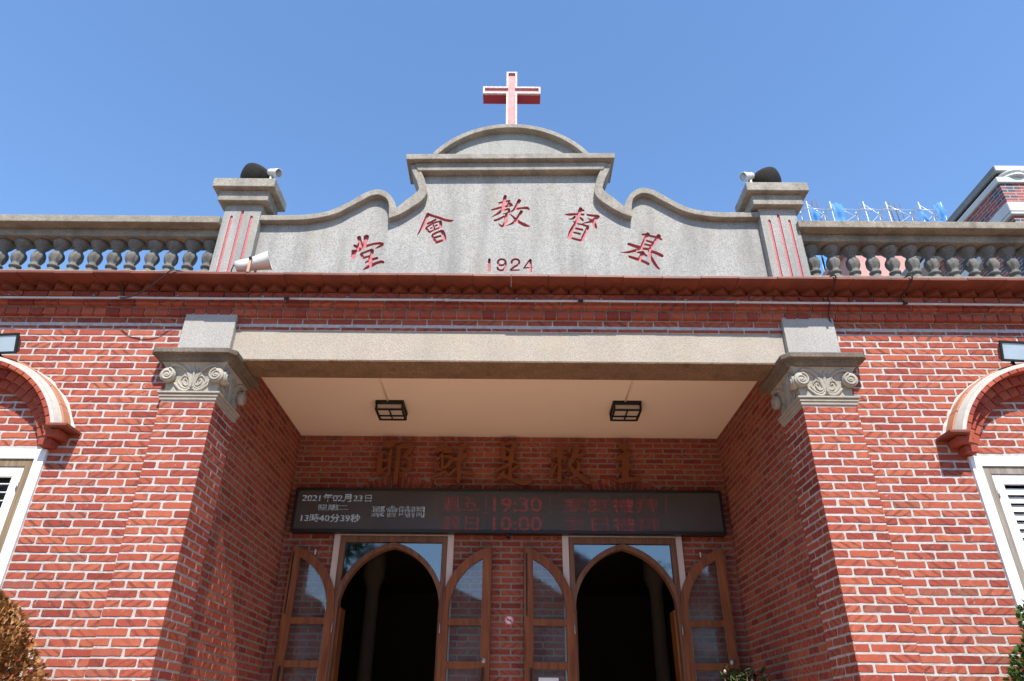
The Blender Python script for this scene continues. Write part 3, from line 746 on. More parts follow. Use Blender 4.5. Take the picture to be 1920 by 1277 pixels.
mb = MB(); vs = [(p.x, GY, p.y) for p in v]; fs = []; cut = []; edges = {}
for t_, ins in tri:
    a = sum(v[t_[i]].x * v[t_[(i + 1) % 3]].y - v[t_[(i + 1) % 3]].x * v[t_[i]].y for i in range(3))
    if a < 0: t_ = t_[::-1]
    if ins:
        cut.append(t_)
        for i in range(3): edges[(t_[i], t_[(i + 1) % 3])] = 1
    else: fs.append(t_)
mb.add(vs, fs)
n = len(outline); back = [(x, GY + .17, z) for x, z in outline]
mb.add([(x, GY, z) for x, z in outline] + back, [list(range(2 * n - 1, n - 1, -1))] + [(i, i + n, (i + 1) % n + n, (i + 1) % n) for i in range(n)])
gable = mb.build('gable', 'gable_stone', church)
# red-painted sunk strokes, one mesh for each carved character
cent = {k_: (c_[0], c_[1]) for k_, c_ in CARVED.items()}
def owner_of(t_):
    x = sum(v[i].x for i in t_) / 3; z = sum(v[i].y for i in t_) / 3
    return min(cent, key=lambda k_: (abs(x - cent[k_][0]) + abs(z - cent[k_][1]) * (1 if k_ != 'year' else 1)))
parts = {}
for t_ in cut: parts.setdefault(owner_of(t_), []).append(t_)
for k_, ts in parts.items():
    m2 = MB(); ix = {}
    def gi(i, d):
        if (i, d) not in ix: ix[(i, d)] = len(m2.v); m2.v.append((v[i].x, GY + (GD if d else 0), v[i].y))
        return ix[(i, d)]
    for t_ in ts: m2.f.append([gi(i, 1) for i in t_]); m2.sm.append(False)
    for t_ in ts:
        for i in range(3):
            a, b = t_[i], t_[(i + 1) % 3]
            if (b, a) not in edges: m2.f.append([gi(a, 0), gi(b, 0), gi(b, 1), gi(a, 1)]); m2.sm.append(False)
    m2.build('carved_character' if k_ != 'year' else 'carved_date', 'red_paint', gable)
for s in (-1, 1):
    MB().ribbon([(s * x, gz(s * x, z)) for x, z in OUTS], [(s * x, gz(s * x, z)) for x, z in INNS], .008, .27).build('gable_coping', 'coping_stone', gable, .006)
# slab, its lower moulding and the curved head
MB().prism([(-1.045, gz(-1.045, 6.602)), (1.035, gz(1.035, 6.602)), (1.045, gz(1.045, 6.67)), (-1.055, gz(-1.055, 6.67))], -.055, .32).build('gable_cornice', 'coping_stone', gable, .006)
MB().prism([(-.925, gz(-.925, 6.50)), (.92, gz(.92, 6.50)), (.97, gz(.97, 6.601)), (-.975, gz(-.975, 6.601))], -.002, .26).build('gable_moulding', 'coping_stone', gable, .006)
ang = [rad(35.0 + 110.0 * i / 40) for i in range(41)]
AR, AZ = .972, 6.173
arc = lambda r: [(r * math.cos(t), gz(r * math.cos(t) * .5, AZ + r * math.sin(t))) for t in ang]
MB().ribbon(arc(AR), arc(AR - .052), .006, .28).build('head_coping', 'coping_stone', gable, .005)
MB().prism(arc(AR - .03), .085, .26).build('gable_head', 'gable_stone', gable)

# ------------------------------------------------------------------ pillars of the parapet
for s in (-1, 1):
    x0, x1 = 2.39, 2.74
    fx = [2.47, 2.565, 2.66]; outl = [(x0, 5.07), (x1, 5.07), (x1, 6.035), (x0, 6.035)]
    if s < 0: outl = [(-x, z) for x, z in outl][::-1]
    gr = []
    for i, x in enumerate(fx):
        zt = 5.90 if i != 1 else 5.965; w = .0125; zb = 5.14 if i != 1 else 5.10
        q = [(x - w, zb), (x + w, zb), (x + w, zt - .015), (x, zt), (x - w, zt - .015)]
        gr.append([(s * a, b) for a, b in q])
    v2, tri2 = cdt(gr, outl); mb = MB(); fs = []; cut2 = []
    for t_, ins in tri2:
        a = sum(v2[t_[i]].x * v2[t_[(i + 1) % 3]].y - v2[t_[(i + 1) % 3]].x * v2[t_[i]].y for i in range(3))
        if a < 0: t_ = t_[::-1]
        (cut2 if ins else fs).append(t_)
    mb.add([(p.x, 0, p.y) for p in v2], fs)
    mb.add([(x, 0, z) for x, z in outl] + [(x, .22, z) for x, z in outl], [(7, 6, 5, 4)] + [(i, i + 4, (i + 1) % 4 + 4, (i + 1) % 4) for i in range(4)])
    pl = mb.build('parapet_pillar', 'gable_stone', church)
    for q in gr:
        m2 = MB(); k5 = len(q)
        if s < 0: q = q[::-1]
        m2.add([(x, .012, z) for x, z in q] + [(x, 0, z) for x, z in q], [list(range(k5))] + [(i, (i + 1) % k5, (i + 1) % k5 + k5, i + k5)[::-1] for i in range(k5)])
        m2.build('red_flute', 'red_paint', pl)
    c0 = s * 2.565
    box('pillar_moulding', 'coping_stone', pl, c0 - .24, c0 + .24, -.065, .23, 6.03, 6.156, bevel=.006)
    box('pillar_cap', 'coping_stone', pl, c0 - .298, c0 + .298, -.122, .262, 6.155, 6.258, bevel=.007)

# ------------------------------------------------------------------ balustrades
PROF = [(.062, 0), (.066, .018), (.060, .045), (.042, .066), (.036, .084), (.038, .096), (.052, .104), (.053, .118), (.044, .128), (.034, .134),
        (.046, .157), (.060, .184), (.067, .210), (.065, .236), (.056, .258), (.041, .274), (.037, .282), (.040, .288), (.037, .295), (.036, .305),
        (.043, .314), (.056, .330), (.067, .348), (.073, .362), (.078, .368), (.078, .39), (.074, .398)]
LOBE = [0] * 9 + [.02, .1, .16, .17, .16, .12, .04] + [0] * 11
for s in (-1, 1):
    x0, x1 = 2.745, XEND
    xa, xb = min(s * x0, s * x1), max(s * x0, s * x1)
    ba = box('balustrade', 'rail_stone', church, xa, xb, .055, .285, 5.687, 5.772, bevel=.005)
    box('plinth', 'rail_stone', ba, xa, xb, .05, .30, 5.10, 5.292, bevel=.006)
    box('coping_slab', 'rail_stone', ba, min(s * 2.715, s * x1) if s > 0 else xa, xb if s > 0 else -2.742, -.05, .39, 5.771, 5.85, bevel=.007)
    x = 2.875 if s > 0 else 2.86; first = None
    while x < XEND - .05:
        if first is None:
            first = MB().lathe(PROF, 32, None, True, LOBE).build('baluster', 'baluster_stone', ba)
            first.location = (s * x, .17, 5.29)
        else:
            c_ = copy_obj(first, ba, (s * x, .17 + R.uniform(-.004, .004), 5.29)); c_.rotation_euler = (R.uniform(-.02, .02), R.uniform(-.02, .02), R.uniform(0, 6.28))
        x += .188 if s > 0 else .18
# ------------------------------------------------------------------ window hoods and shuttered windows
def arcpts(cx, cz, r, a0, a1, n): return [(cx + r * math.cos(a0 + (a1 - a0) * i / n), cz + r * math.sin(a0 + (a1 - a0) * i / n)) for i in range(n + 1)]
WCX, WCZ = 4.40, 3.40
for s in (-1, 1):
    A0, A1 = rad(19), rad(161); cx = s * WCX
    mb = MB().ribbon(arcpts(cx, WCZ, .900, A0, A1, 40), arcpts(cx, WCZ, .869, A0, A1, 40), -.155, .06)
    # chamfered mortar coat running back to the tiles
    o = arcpts(cx, WCZ, .901, A0, A1, 40); o2 = arcpts(cx, WCZ, .918, A0, A1, 40); n = len(o)
    mb.add([(x, -.154, z) for x, z in o] + [(x, -.075, z) for x, z in o2] + [(x, .055, z) for x, z in o2], [(i, i + n, i + n + 1, i + 1) for i in range(n - 1)] + [(i + n, i + 2 * n, i + 2 * n + 1, i + n + 1) for i in range(n - 1)])
    # ragged mortar fillet against the wall
    o3 = [(x + (x - cx) * R.uniform(.018, .04), z + (z - WCZ) * R.uniform(.018, .04)) for x, z in o2]
    mb.add([(x, .015, z) for x, z in o2] + [(x, WALLY - .007, z) for x, z in o3], [(i, i + n, i + n + 1, i + 1) for i in range(n - 1)])
    wa = mb.build('window_arch', 'arch_mortar', church)
    def ringseg(name, mat, r0, r1, y0, y1, num, gap, sub=2, bev=.002):
        for i in range(num):
            t0 = A0 + (A1 - A0) * i / num; t1 = A0 + (A1 - A0) * (i + 1) / num; e = gap / r1
            j = R.uniform(-.002, .002)
            m_ = MB().ribbon(arcpts(cx, WCZ, r1, t0 + e, t1 - e, sub), arcpts(cx, WCZ, r0, t0 + e, t1 - e, sub), y0 + j, y1)
            q = (R.random() * .75, R.random(), R.random()); m_.bk = [q] * len(m_.v); m_.uv = [(p[0] - cx, p[2] - WCZ, 0) for p in m_.v]
            m_.build(name, mat, wa, bev, 1)
    ringseg('voussoir', 'brick_plain', .836, .868, -.16, .06, 26, .004)
    ringseg('voussoir', 'brick_plain', .766, .834, -.072, .06, 22, .005)
    ringseg('voussoir', 'brick_plain', .694, .764, -.012, .06, 20, .005)
    ringseg('hood_tile', 'tile_light', .919, .932, -.072, .045, 11, .003, 3, .001)
    MB().ribbon(arcpts(cx, WCZ, .84, A0, A1, 40), arcpts(cx, WCZ, .70, A0, A1, 40), .0, .055).build('arch_joint', 'arch_mortar', wa)
    for e in (-1, 1):                      # tile foot on two corbelled bricks at each springing
        m_ = lambda d: cx + e * d
        bxx = lambda nm, mt, a, b, y0, z0, z1: MB().box(min(m_(a), m_(b)), max(m_(a), m_(b)), y0, .06, z0, z1)
        bxx(0, 0, .80, .955, -.168, 3.672, 3.694).build('foot_tile', 'tile', wa, .003)
        for a, b, y0, z0, z1 in ((.752, .865, -.10, 3.612, 3.668), (.70, .80, -.055, 3.551, 3.606)):
            q = bxx(0, 0, a, b, y0, z0, z1); q.bk = [(R.random() * .5, .2, .5)] * 8; q.uv = [(0, 0, 0)] * 8; q.build('corbel_brick', 'brick_plain', wa, .003, 1)
    # window: white boards, timber frame, louvred shutters
    x0, x1, z0, z1 = WIN_X0, WIN_X1, WIN_Z0, WIN_Z1
    def frame(name, mat, par, ins, w, y0, y1, bev=.003, xa=None, xb=None):
        a, b = (x0 + ins if xa is None else xa), (x1 - ins if xb is None else xb); c_, d = z0 + ins, z1 - ins
        m_ = MB()
        for p in ((a, a + w, c_, d), (b - w, b, c_, d), (a + w, b - w, d - w, d), (a + w, b - w, c_, c_ + w)):
            m_.box(min(s * p[0], s * p[1]), max(s * p[0], s * p[1]), y0, y1, p[2], p[3])
        return m_.build(name, mat, par, bev)
    wi = frame('window', 'white_board', church, 0, .079, .028, .14)
    frame('timber_frame', 'window_wood' if s < 0 else 'window_wood_grey', wi, .0795, .062, .042, .14)
    box('shade_backing', 'sign_black', wi, min(s * (x0 + .1), s * (x1 - .1)), max(s * (x0 + .1), s * (x1 - .1)), .16, .2, z0 + .1, z1 - .1)  # black sheet that paints the deep shade behind the slats
    xm = (x0 + x1) / 2
    for a, b in ((x0 + .143, xm - .004), (xm + .004, x1 - .143)):
        sh = frame('shutter', 'white_board', wi, .143, .075, .05, .085, .003, a, b)
        z = z0 + .24; sl = None
        while z < z1 - .235:
            tilt = rad(58 if s > 0 else 14)
            T = Matrix.Translation((0, .075, z)) @ Matrix.Rotation(tilt, 4, 'X')
            if sl is None:
                sl = MB().box(min(s * (a + .07), s * (b - .07)), max(s * (a + .07), s * (b - .07)), -.036, .036, -.004, .004, T).build('slat', 'white_board', wi, .002, 1); zz = z
            else: copy_obj(sl, wi, (0, 0, z - zz))
            z += .066
        hx = a + .004 if a < xm - .3 else b - .004
        MB().tube([(s * hx, .044, z1 - .27), (s * hx, .044, z1 - .33)], .007).build('hinge', 'grey_metal', wi)

# ------------------------------------------------------------------ doors
ZS, AW, RAD = 2.70, .535, .674
def arc_top(d, r, sg, n=16):     # one side of the pointed arch, from springing to apex; sg=-1 left side
    cxx = d - sg * (RAD - AW); a_end = math.acos((RAD - AW) / r)
    return [(cxx + sg * r * math.cos(a_end * i / n), ZS + r * math.sin(a_end * i / n)) for i in range(n + 1)]
leafs = {}
for di, d in enumerate(DOORX):
    mb = MB()
    for a, b, c_, e in ((d - .655, d - .586, .12, 3.514), (d + .586, d + .655, .12, 3.514), (d - .586, d + .586, 3.482, 3.514)):
        mb.box(a, b, 2.498, 2.56, c_, e)
    df = mb.build('door_frame', 'cream_frame', church, .003)
    mb = MB()
    for a, b, c_, e in ((d - .585, d - .528, .12, 3.480), (d + .528, d + .585, .12, 3.480), (d - .528, d + .528, 3.415, 3.480)): mb.box(a, b, 2.488, 2.62, c_, e)
    mb.build('timber_frame', 'frame_wood', df, .004)
    ro = RAD + .052
    for sg in (-1, 1):
        o, i_ = arc_top(d, ro, sg), arc_top(d, RAD, sg)
        o = [(x, z) for x, z in o]; n = len(o)
        MB().ribbon(o, i_, 2.484, 2.60).build('arch_rib', 'frame_wood', df, .003)
        # spandrel pane with its film
        sp_ = [(x, z) for x, z in o if abs(x - d) < .53 and z < 3.415]
        poly = [(d + sg * .53, sp_[0][1])] + sp_ + [(sp_[-1][0], 3.417), (d + sg * .53, 3.417)]
        MB().prism(poly, 2.528, 2.534).build('spandrel_pane', 'film_glass', df)
        box('reveal', 'door_wood', df, min(d + sg * .512, d + sg * .53), max(d + sg * .512, d + sg * .53), 2.60, 2.81, .12, 2.75)
    for sg in (-1, 1):                    # leaves folded back against the wall
        th = .046; w = .528
        P = lambda t: sg * t
        ztop = lambda t, r=RAD: ZS + math.sqrt(max(0, r * r - (t - RAD) ** 2))
        arc_o = [(t, ztop(t)) for t in [w * i / 18 for i in range(19)]]
        arc_i = [(RAD - (RAD - .09) * math.cos(a), ZS + (RAD - .09) * math.sin(a)) for a in [rad(76) * i / 18 for i in range(19)]]
        arc_i = [(t, z) for t, z in arc_i if t <= w]
        band = arc_o + [(w, arc_i[-1][1])] + arc_i[::-1]
        ps = [band, [(0, .13), (.09, .13), (.09, ZS), (0, ZS)], [(w - .095, .13), (w, .13), (w, ztop(w)), (w - .095, ztop(w - .095))]]
        rails = [(2.566, 2.63), (2.161, 2.224), (1.75, 1.815), (1.34, 1.405), (.13, .36)]
        for a, b in rails: ps.append([(.05, a), (w - .05, a), (w - .05, b), (.05, b)])
        ps = [[(P(t), z) for t, z in q] for q in ps]
        lf = extrude_union('door', 'door_wood', church, ps, 0, th)
        hx = d + sg * (AW + .012)
        lf.location = (hx, 2.458, 0); ang_ = rad(4.5); lf.rotation_euler = (0, 0, sg * -ang_)
        Tl = Matrix.Translation((hx, 2.458, 0)) @ Matrix.Rotation(sg * -ang_, 4, 'Z')
        def child(mb, name, mat, bev=0):
            o_ = mb.build(name, mat, None, bev); o_.parent = lf; return o_
        g1 = [(t, z - .0) for t, z in arc_i] + [(w - .09, arc_i[-1][1])]
        g1 = [(t, z) for t, z in arc_i if t < w - .093] + [(w - .093, ztop(w - .093, RAD - .09)), (w - .093, 2.62), (.088, 2.62)]
        child(MB().prism([(P(t), z) for t, z in g1], .02, .025), 'glass_pane', 'door_glass')
        for (a, b), (c_, e) in zip(rails[1:], rails[:-1]):
            child(MB().prism([(P(.086), b - .004), (P(w - .09), b - .004), (P(w - .09), c_ + .004), (P(.086), c_ + .004)], .02, .025), 'glass_pane', 'door_glass')
        child(MB().tube([(P(.006), -.006, 2.60), (P(.006), -.006, 2.49)], .008), 'hinge', 'grey_metal')
        child(MB().box(min(P(.27), P(.285)), max(P(.27), P(.285)), -.012, .0, 3.262, 3.315), 'door_catch', 'white_plastic', .003) if (di, sg) in ((0, -1), (1, 1)) else None
        if sg == (-1 if di == 0 else -1):
            child(MB().box(min(P(w - .033), P(w - .019)), max(P(w - .033), P(w - .019)), -.007, .0, 2.66, 3.29), 'bolt_bar', 'black_metal', .002)
        child(MB().box(min(P(w - .075), P(w - .055)), max(P(w - .075), P(w - .055)), -.04, -.025, 1.45, 2.17).box(min(P(w - .075), P(w - .055)), max(P(w - .075), P(w - .055)), -.03, 0, 1.5, 1.53).box(min(P(w - .075), P(w - .055)), max(P(w - .075), P(w - .055)), -.03, 0, 2.09, 2.12), 'pull_handle', 'black_metal', .003)
        if sg == 1:
            Tk = Matrix.Translation((P(w - .062), 0, 2.235)) @ Matrix.Rotation(rad(90), 4, 'X')
            child(MB().lathe([(.027, 0), (.027, .008), (.02, .012), (.014, .012), (.013, .018), (.004, .018)], 20, Tk), 'lock_plate', 'grey_metal')
        leafs[(di, sg)] = lf

# dark nave behind the doors
def inward(name, mat, x0, x1, y0, y1, z0, z1):
    mb = MB().box(x0, x1, y0, y1, z0, z1); mb.f = [f[::-1] for i, f in enumerate(mb.f) if i != 2]; mb.sm = mb.sm[:5]; return mb.build(name, mat, church)
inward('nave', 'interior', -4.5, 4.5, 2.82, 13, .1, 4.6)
for x in (-1.72, 1.86, .1):
    MB().lathe([(.17, .1), (.17, .3), (.13, .34), (.12, 3.9), (.16, 4.0), (.2, 4.1), (.2, 4.6)], 20, Matrix.Translation((x * 1.45, 8.2, 0))).build('nave_column', 'interior_pillar', church)
# flat roof and flank walls closing the building
MB().box(-XEND, XEND, .31, 14, 4.92, 5.08).build('roof_slab', 'far_concrete', church)
MB().box(-XEND, -XEND + .25, .36, 14, 0, 4.92).box(XEND - .25, XEND, .36, 14, 0, 4.92).box(-XEND + .25, XEND - .25, 13.7, 14, 0, 4.92).build('flank_wall', 'far_wall', church)
flush_bricks(church)

# ------------------------------------------------------------------ raised wooden characters over the doors
names = {'ye': 'first raised brown character of the phrase, above the outer edge of one door', 'su': 'raised brown character between the first and the middle one of the phrase',
         'shi': 'middle raised brown character of the phrase, over the gap between the doors', 'jiu': 'raised brown character between the middle and the last one of the phrase',
         'zhu': 'last raised brown character of the phrase, three bars on one thick stem'}
names['ye'] = 'raised brown character with two upright stems, first of the phrase on porch wall'
names['su'] = 'raised brown character with spread legs and box, second of the phrase on porch wall'
for k_, (cx, cz, asp, spec) in WOODEN.items():
    o = extrude_union('wooden_character', 'wood_letter', None, stroke_polys(spec, asp, cx, cz), 2.452, 2.482, .004)
    # stand-off pins reach the wall
    tag(o, names[k_], 'lettering', 'raised characters on the porch wall')
    q = stroke_polys(spec, asp, cx, cz)
    for i in (0, len(q) // 2, len(q) - 1):
        x = sum(p[0] for p in q[i]) / len(q[i]); z = sum(p[1] for p in q[i]) / len(q[i])
        MB().tube([(x, 2.48, z), (x, 2.537, z)], .006).build('pin', 'black_metal', o)

# ------------------------------------------------------------------ LED message board
led = empty('message_board', (0, 2.45, 3.5), 'long black electronic message board hung across the porch wall above the doors', 'sign')
LX, LZ0, LZ1, LY = 2.372, 3.497, 3.985, 2.40
box('board_case', 'board_black', led, -LX, LX, LY + .008, 2.515, LZ0, LZ1, bevel=.003)
mb = MB()
for a, b, c_, e in ((-LX, LX, LZ1 - .028, LZ1), (-LX, LX, LZ0, LZ0 + .03), (-LX, -LX + .03, LZ0 + .03, LZ1 - .028), (LX - .03, LX, LZ0 + .03, LZ1 - .028)): mb.box(a, b, LY - .012, LY + .01, c_, e)
mb.build('board_frame', 'board_black', led, .003)
box('led_panel', 'led_face', led, -LX + .029, LX - .029, LY, LY + .02, LZ0 + .029, LZ1 - .027)
box('hanger_bracket', 'black_metal', led, -.02, .02, LY + .02, 2.535, LZ0 - .028, LZ0 - .001)
def glyphs(text, size):
    cu = bpy.data.curves.new('glyph', 'FONT'); cu.body = text; cu.size = size; ob = bpy.data.objects.new('glyph', cu); COL.objects.link(ob)
    me = bpy.data.meshes.new_from_object(ob.evaluated_get(bpy.context.evaluated_depsgraph_get()))
    me.calc_loop_triangles(); vv = [v_.co.xy.to_tuple() for v_ in me.vertices]; tt = [tuple(vv[i] for i in t.vertices) for t in me.loop_triangles]
    bpy.data.objects.remove(ob); bpy.data.curves.remove(cu); bpy.data.meshes.remove(me); return tt
def led_text(text, x0, x1, z0, z1, drop, mb, pitch=.0080):
    tt = glyphs(text, 1.0)
    if not tt: return
    ax = [p[0] for t in tt for p in t]; az = [p[1] for t in tt for p in t]; mx, Mx, mz, Mz = min(ax), max(ax), min(az), max(az)
    cx = int((x1 - x0) / pitch); cz = int((z1 - z0) / pitch); on = set()
    for t in tt:
        q = [((p[0] - mx) / (Mx - mx) * cx, (p[1] - mz) / (Mz - mz) * cz) for p in t]
        for i in range(max(0, int(min(p[0] for p in q)) - 1), int(max(p[0] for p in q)) + 2):
            for j in range(max(0, int(min(p[1] for p in q)) - 1), int(max(p[1] for p in q)) + 2):
                hit = 0
                for ox, oz in ((.5, .5), (.3, .3), (.7, .7), (.3, .7), (.7, .3)):
                    s = [(q[(k + 1) % 3][0] - q[k][0]) * (j + oz - q[k][1]) - (q[(k + 1) % 3][1] - q[k][1]) * (i + ox - q[k][0]) for k in range(3)]
                    if min(s) >= 0 or max(s) <= 0: hit = 1; break
                if hit: on.add((i, j))
    for i, j in on:
        x, z = round((x0 + i * pitch) / pitch) * pitch, round((z0 + j * pitch) / pitch) * pitch
        row = int(round(z / pitch)) % 20
        if row in drop: continue
        r_ = .0030
        mb.add([(x - r_, LY - .002, z - r_), (x + r_, LY - .002, z - r_), (x + r_, LY - .002, z + r_), (x - r_, LY - .002, z + r_)], [(0, 1, 2, 3)])
mb = MB()
for tx, a, b, c_, e, dr in (('2021年02月23日', -2.29, -1.52, 3.83, 3.925, (2,)), ('星期二', -2.10, -1.77, 3.735, 3.80, (5,)), ('13時40分39秒', -2.27, -1.62, 3.605, 3.70, (10,)),
                            ('聚會時間', -1.50, -.92, 3.665, 3.80, (4,))): led_text(tx, a, b, c_, e, dr, mb)
mb.build('white_text', 'led_white', led)
mb = MB()
for tx, a, b, c_, e, dr in (('週五', -.74, -.32, 3.735, 3.90, (4, 10)), ('19:30', -.17, .37, 3.735, 3.90, (5, 13)), ('家庭禮拜', .62, 1.66, 3.735, 3.90, (6, 12)),
                            ('週日', -.74, -.32, 3.53, 3.685, (5, 13, 9)), ('10:00', -.17, .37, 3.53, 3.685, (5, 13)), ('主日禮拜', .62, 1.66, 3.53, 3.685, (5, 9, 13))): led_text(tx, a, b, c_, e, dr, mb)
for i in range(176):                                # table rules of the timetable
    if i % 3: x = -.80 + i * .0145; mb.add([(x - .003, LY - .002, 3.706), (x + .003, LY - .002, 3.706), (x + .003, LY - .002, 3.711), (x - .003, LY - .002, 3.711)], [(0, 1, 2, 3)])
for xx in (-.80, -.25, .46, 1.75):
    for i in range(26):
        if i % 4 in (0, 1): z = 3.72 + i * .0075; mb.add([(xx - .003, LY - .002, z - .003), (xx + .003, LY - .002, z - .003), (xx + .003, LY - .002, z + .003), (xx - .003, LY - .002, z + .003)], [(0, 1, 2, 3)])
mb.build('red_text', 'led_red', led)

# ------------------------------------------------------------------ no-smoking sticker, notice on the door glass
ns = empty('no_smoking_sign', (.016, BACKY, 2.60), 'small round no smoking sign on the brick pier between the doors', 'sign')
def disc(name, mat, cx, cz, r, y, r0=0, n=36, par=None):
    mb = MB().lathe([(r, 0), (r, .0016)], n, Matrix.Translation((cx, y, cz)) @ Matrix.Rotation(rad(90), 4, 'X'), False); return mb.build(name, mat, par)
disc('red_ring', 'sign_red', .016, 2.628, .052, 2.530, par=ns); disc('white_field', 'sign_white', .016, 2.628, .036, 2.5275, par=ns)
box('cigarette', 'sign_black', ns, -.010, .044, 2.5235, 2.5255, 2.624, 2.632)
mb = MB().box(-.037, .037, -.001, .001, -.005, .005, Matrix.Translation((.016, 2.522, 2.628)) @ Matrix.Rotation(rad(38), 4, 'Y')); mb.build('red_bar', 'sign_red', ns)
rg = MB()
for i in range(18):                                 # small white characters round the rim
    a = 2 * math.pi * i / 18
    if i % 9 == 4: continue
    rg.box(-.003, .003, -.0005, .0005, -.003, .003, Matrix.Translation((.016 + .044 * math.cos(a), 2.5275, 2.628 + .044 * math.sin(a))) @ Matrix.Rotation(-a, 4, 'Y'))
rg.build('rim_text', 'sign_white', ns)
lf = leafs[(1, -1)]
Tl = Matrix.Translation(lf.location) @ Matrix.Rotation(lf.rotation_euler.z, 4, 'Z')
nt = MB().box(-.385, -.185, .014, .0155, 1.83, 2.085); nt.v = [tuple(Tl @ Vector(p)) for p in nt.v]
tag(nt.build('paper_notice', 'paper', None), 'white paper notice stuck behind the door glass beside the no smoking sign', 'notice')

# ------------------------------------------------------------------ ceiling lamps
for s, lab in ((-1, 'black framed square ceiling lamp of the porch, over the first raised character'), (1, 'black framed square ceiling lamp of the porch, over the last raised character')):
    cx, cy = (-1.262, 1.66) if s < 0 else (1.24, 1.63)
    lp = empty('ceiling_lamp', (cx, cy, 4.66), lab, 'lamp', 'square ceiling lamps in the porch')
    h = .15
    MB().box(cx - h, cx + h, cy - h - .015, cy + h + .015, 4.625, 4.66).build('lamp_base', 'black_metal', lp, .004)
    hh = h - .012
    MB().box(cx - hh + .006, cx + hh - .006, cy - hh + .004, cy + hh - .004, 4.568, 4.626).build('lamp_diffuser', 'diffuser', lp, .006)
    mb = MB(); t = .011
    for a in (-1, 1):
        for b in (-1, 1): mb.box(cx + a * hh - t, cx + a * hh + t, cy + b * hh - t, cy + b * hh + t, 4.556, 4.626)
        mb.box(cx - hh + t, cx + hh - t, cy + a * hh - t, cy + a * hh + t, 4.554, 4.57); mb.box(cx + a * hh - t, cx + a * hh + t, cy - hh + t, cy + hh - t, 4.554, 4.57)
    mb.box(cx - .006, cx + .006, cy - hh, cy + hh, 4.550, 4.566); mb.box(cx - hh, cx + hh, cy + .02, cy + .032, 4.551, 4.567)
    mb.build('lamp_grille', 'black_metal', lp, .002, 1)
    cd = MB().tube([(cx - .02, .40, 4.652), (cx - .02, cy - h, 4.652)], .010).build('lamp_conduit', 'cream_ceiling', None)
    tag(cd, 'thin cream conduit on the porch ceiling running to the lamp over the %s raised character' % ('first' if s < 0 else 'last'), 'conduit', 'ceiling conduits')

# ------------------------------------------------------------------ floodlights over the windows
for s, lab in ((-1, 'black floodlight with pale glass above the brown timber window'), (1, 'black floodlight with pale blue glass above the grey timber window')):
    fl = empty('floodlight', (s * 4.22, .05, 4.30), lab, 'floodlight', 'floodlights over the window hoods')
    T = Matrix.Translation((s * 4.235, -.13, 4.40)) @ Matrix.Rotation(rad(-s * -3), 4, 'Y') @ Matrix.Rotation(rad(12), 4, 'X')
    def pr(a, b, c_, e, y0, y1, ta=.0):
        m_ = MB(); vs = [(a + ta, y1, c_ + ta), (b - ta, y1, c_ + ta), (b - ta, y1, e - ta), (a + ta, y1, e - ta), (a, y0, c_), (b, y0, c_), (b, y0, e), (a, y0, e)]
        m_.add([T @ Vector(p) for p in vs], [(0, 3, 2, 1), (4, 5, 6, 7), (0, 1, 5, 4), (1, 2, 6, 5), (2, 3, 7, 6), (3, 0, 4, 7)]); return m_
    pr(-.15, .15, -.085, .085, -.02, .07, .04).build('lamp_body', 'black_metal', fl, .008)
    m_ = MB()
    for a, b, c_, e in ((-.152, .152, .07, .09), (-.152, .152, -.09, -.07), (-.152, -.132, -.07, .07), (.132, .152, -.07, .07)): m_.box(a, b, -.035, -.018, c_, e, T)
    m_.build('lamp_bezel', 'black_metal', fl, .003)
    pr(-.133, .133, -.071, .071, -.027, -.022).build('lamp_glass', 'lamp_glass', fl)
    MB().tube([T @ Vector((-.03, .03, -.08)), Vector((s * 4.21, -.10, 4.285)), Vector((s * 4.20, .045, 4.275))], [.018, .02, .02]).build('lamp_bracket', 'black_metal', fl)
    MB().lathe([(.05, 0), (.05, .02)], 16, Matrix.Translation((s * 4.20, .05, 4.275)) @ Matrix.Rotation(rad(90), 4, 'X')).build('wall_plate', 'black_metal', fl)

# ------------------------------------------------------------------ things on the parapet
cr = empty('cross', (0, .1, 7.14), 'red cross with white raised edging standing on the curved gable head', 'cross')
CX = .0; cb, ch = .058, .312; zb, zt, za, zc = 7.10, 7.985, 7.645, 7.750
crs = [(-cb, zb), (cb, zb), (cb, za), (ch, za), (ch, zc), (cb, zc), (cb, zt), (-cb, zt), (-cb, zc), (-ch, zc), (-ch, za), (-cb, za)]
MB().prism(crs, .072, .195).build('cross_body', 'red_dark', cr)
e = .020
ins = [(-cb + e, zb), (cb - e, zb), (cb - e, za + e), (ch - e, za + e), (ch - e, zc - e), (cb - e, zc - e), (cb - e, zt - e), (-cb + e, zt - e), (-cb + e, zc - e), (-ch + e, zc - e), (-ch + e, za + e), (-cb + e, za + e)]
MB().prism(ins, .066, .074).build('cross_face', 'red_board', cr)
MB().ribbon(crs[1:] + crs[:1], ins[1:] + ins[:1], .046, .0725).build('cross_edging', 'white_chipped', cr)

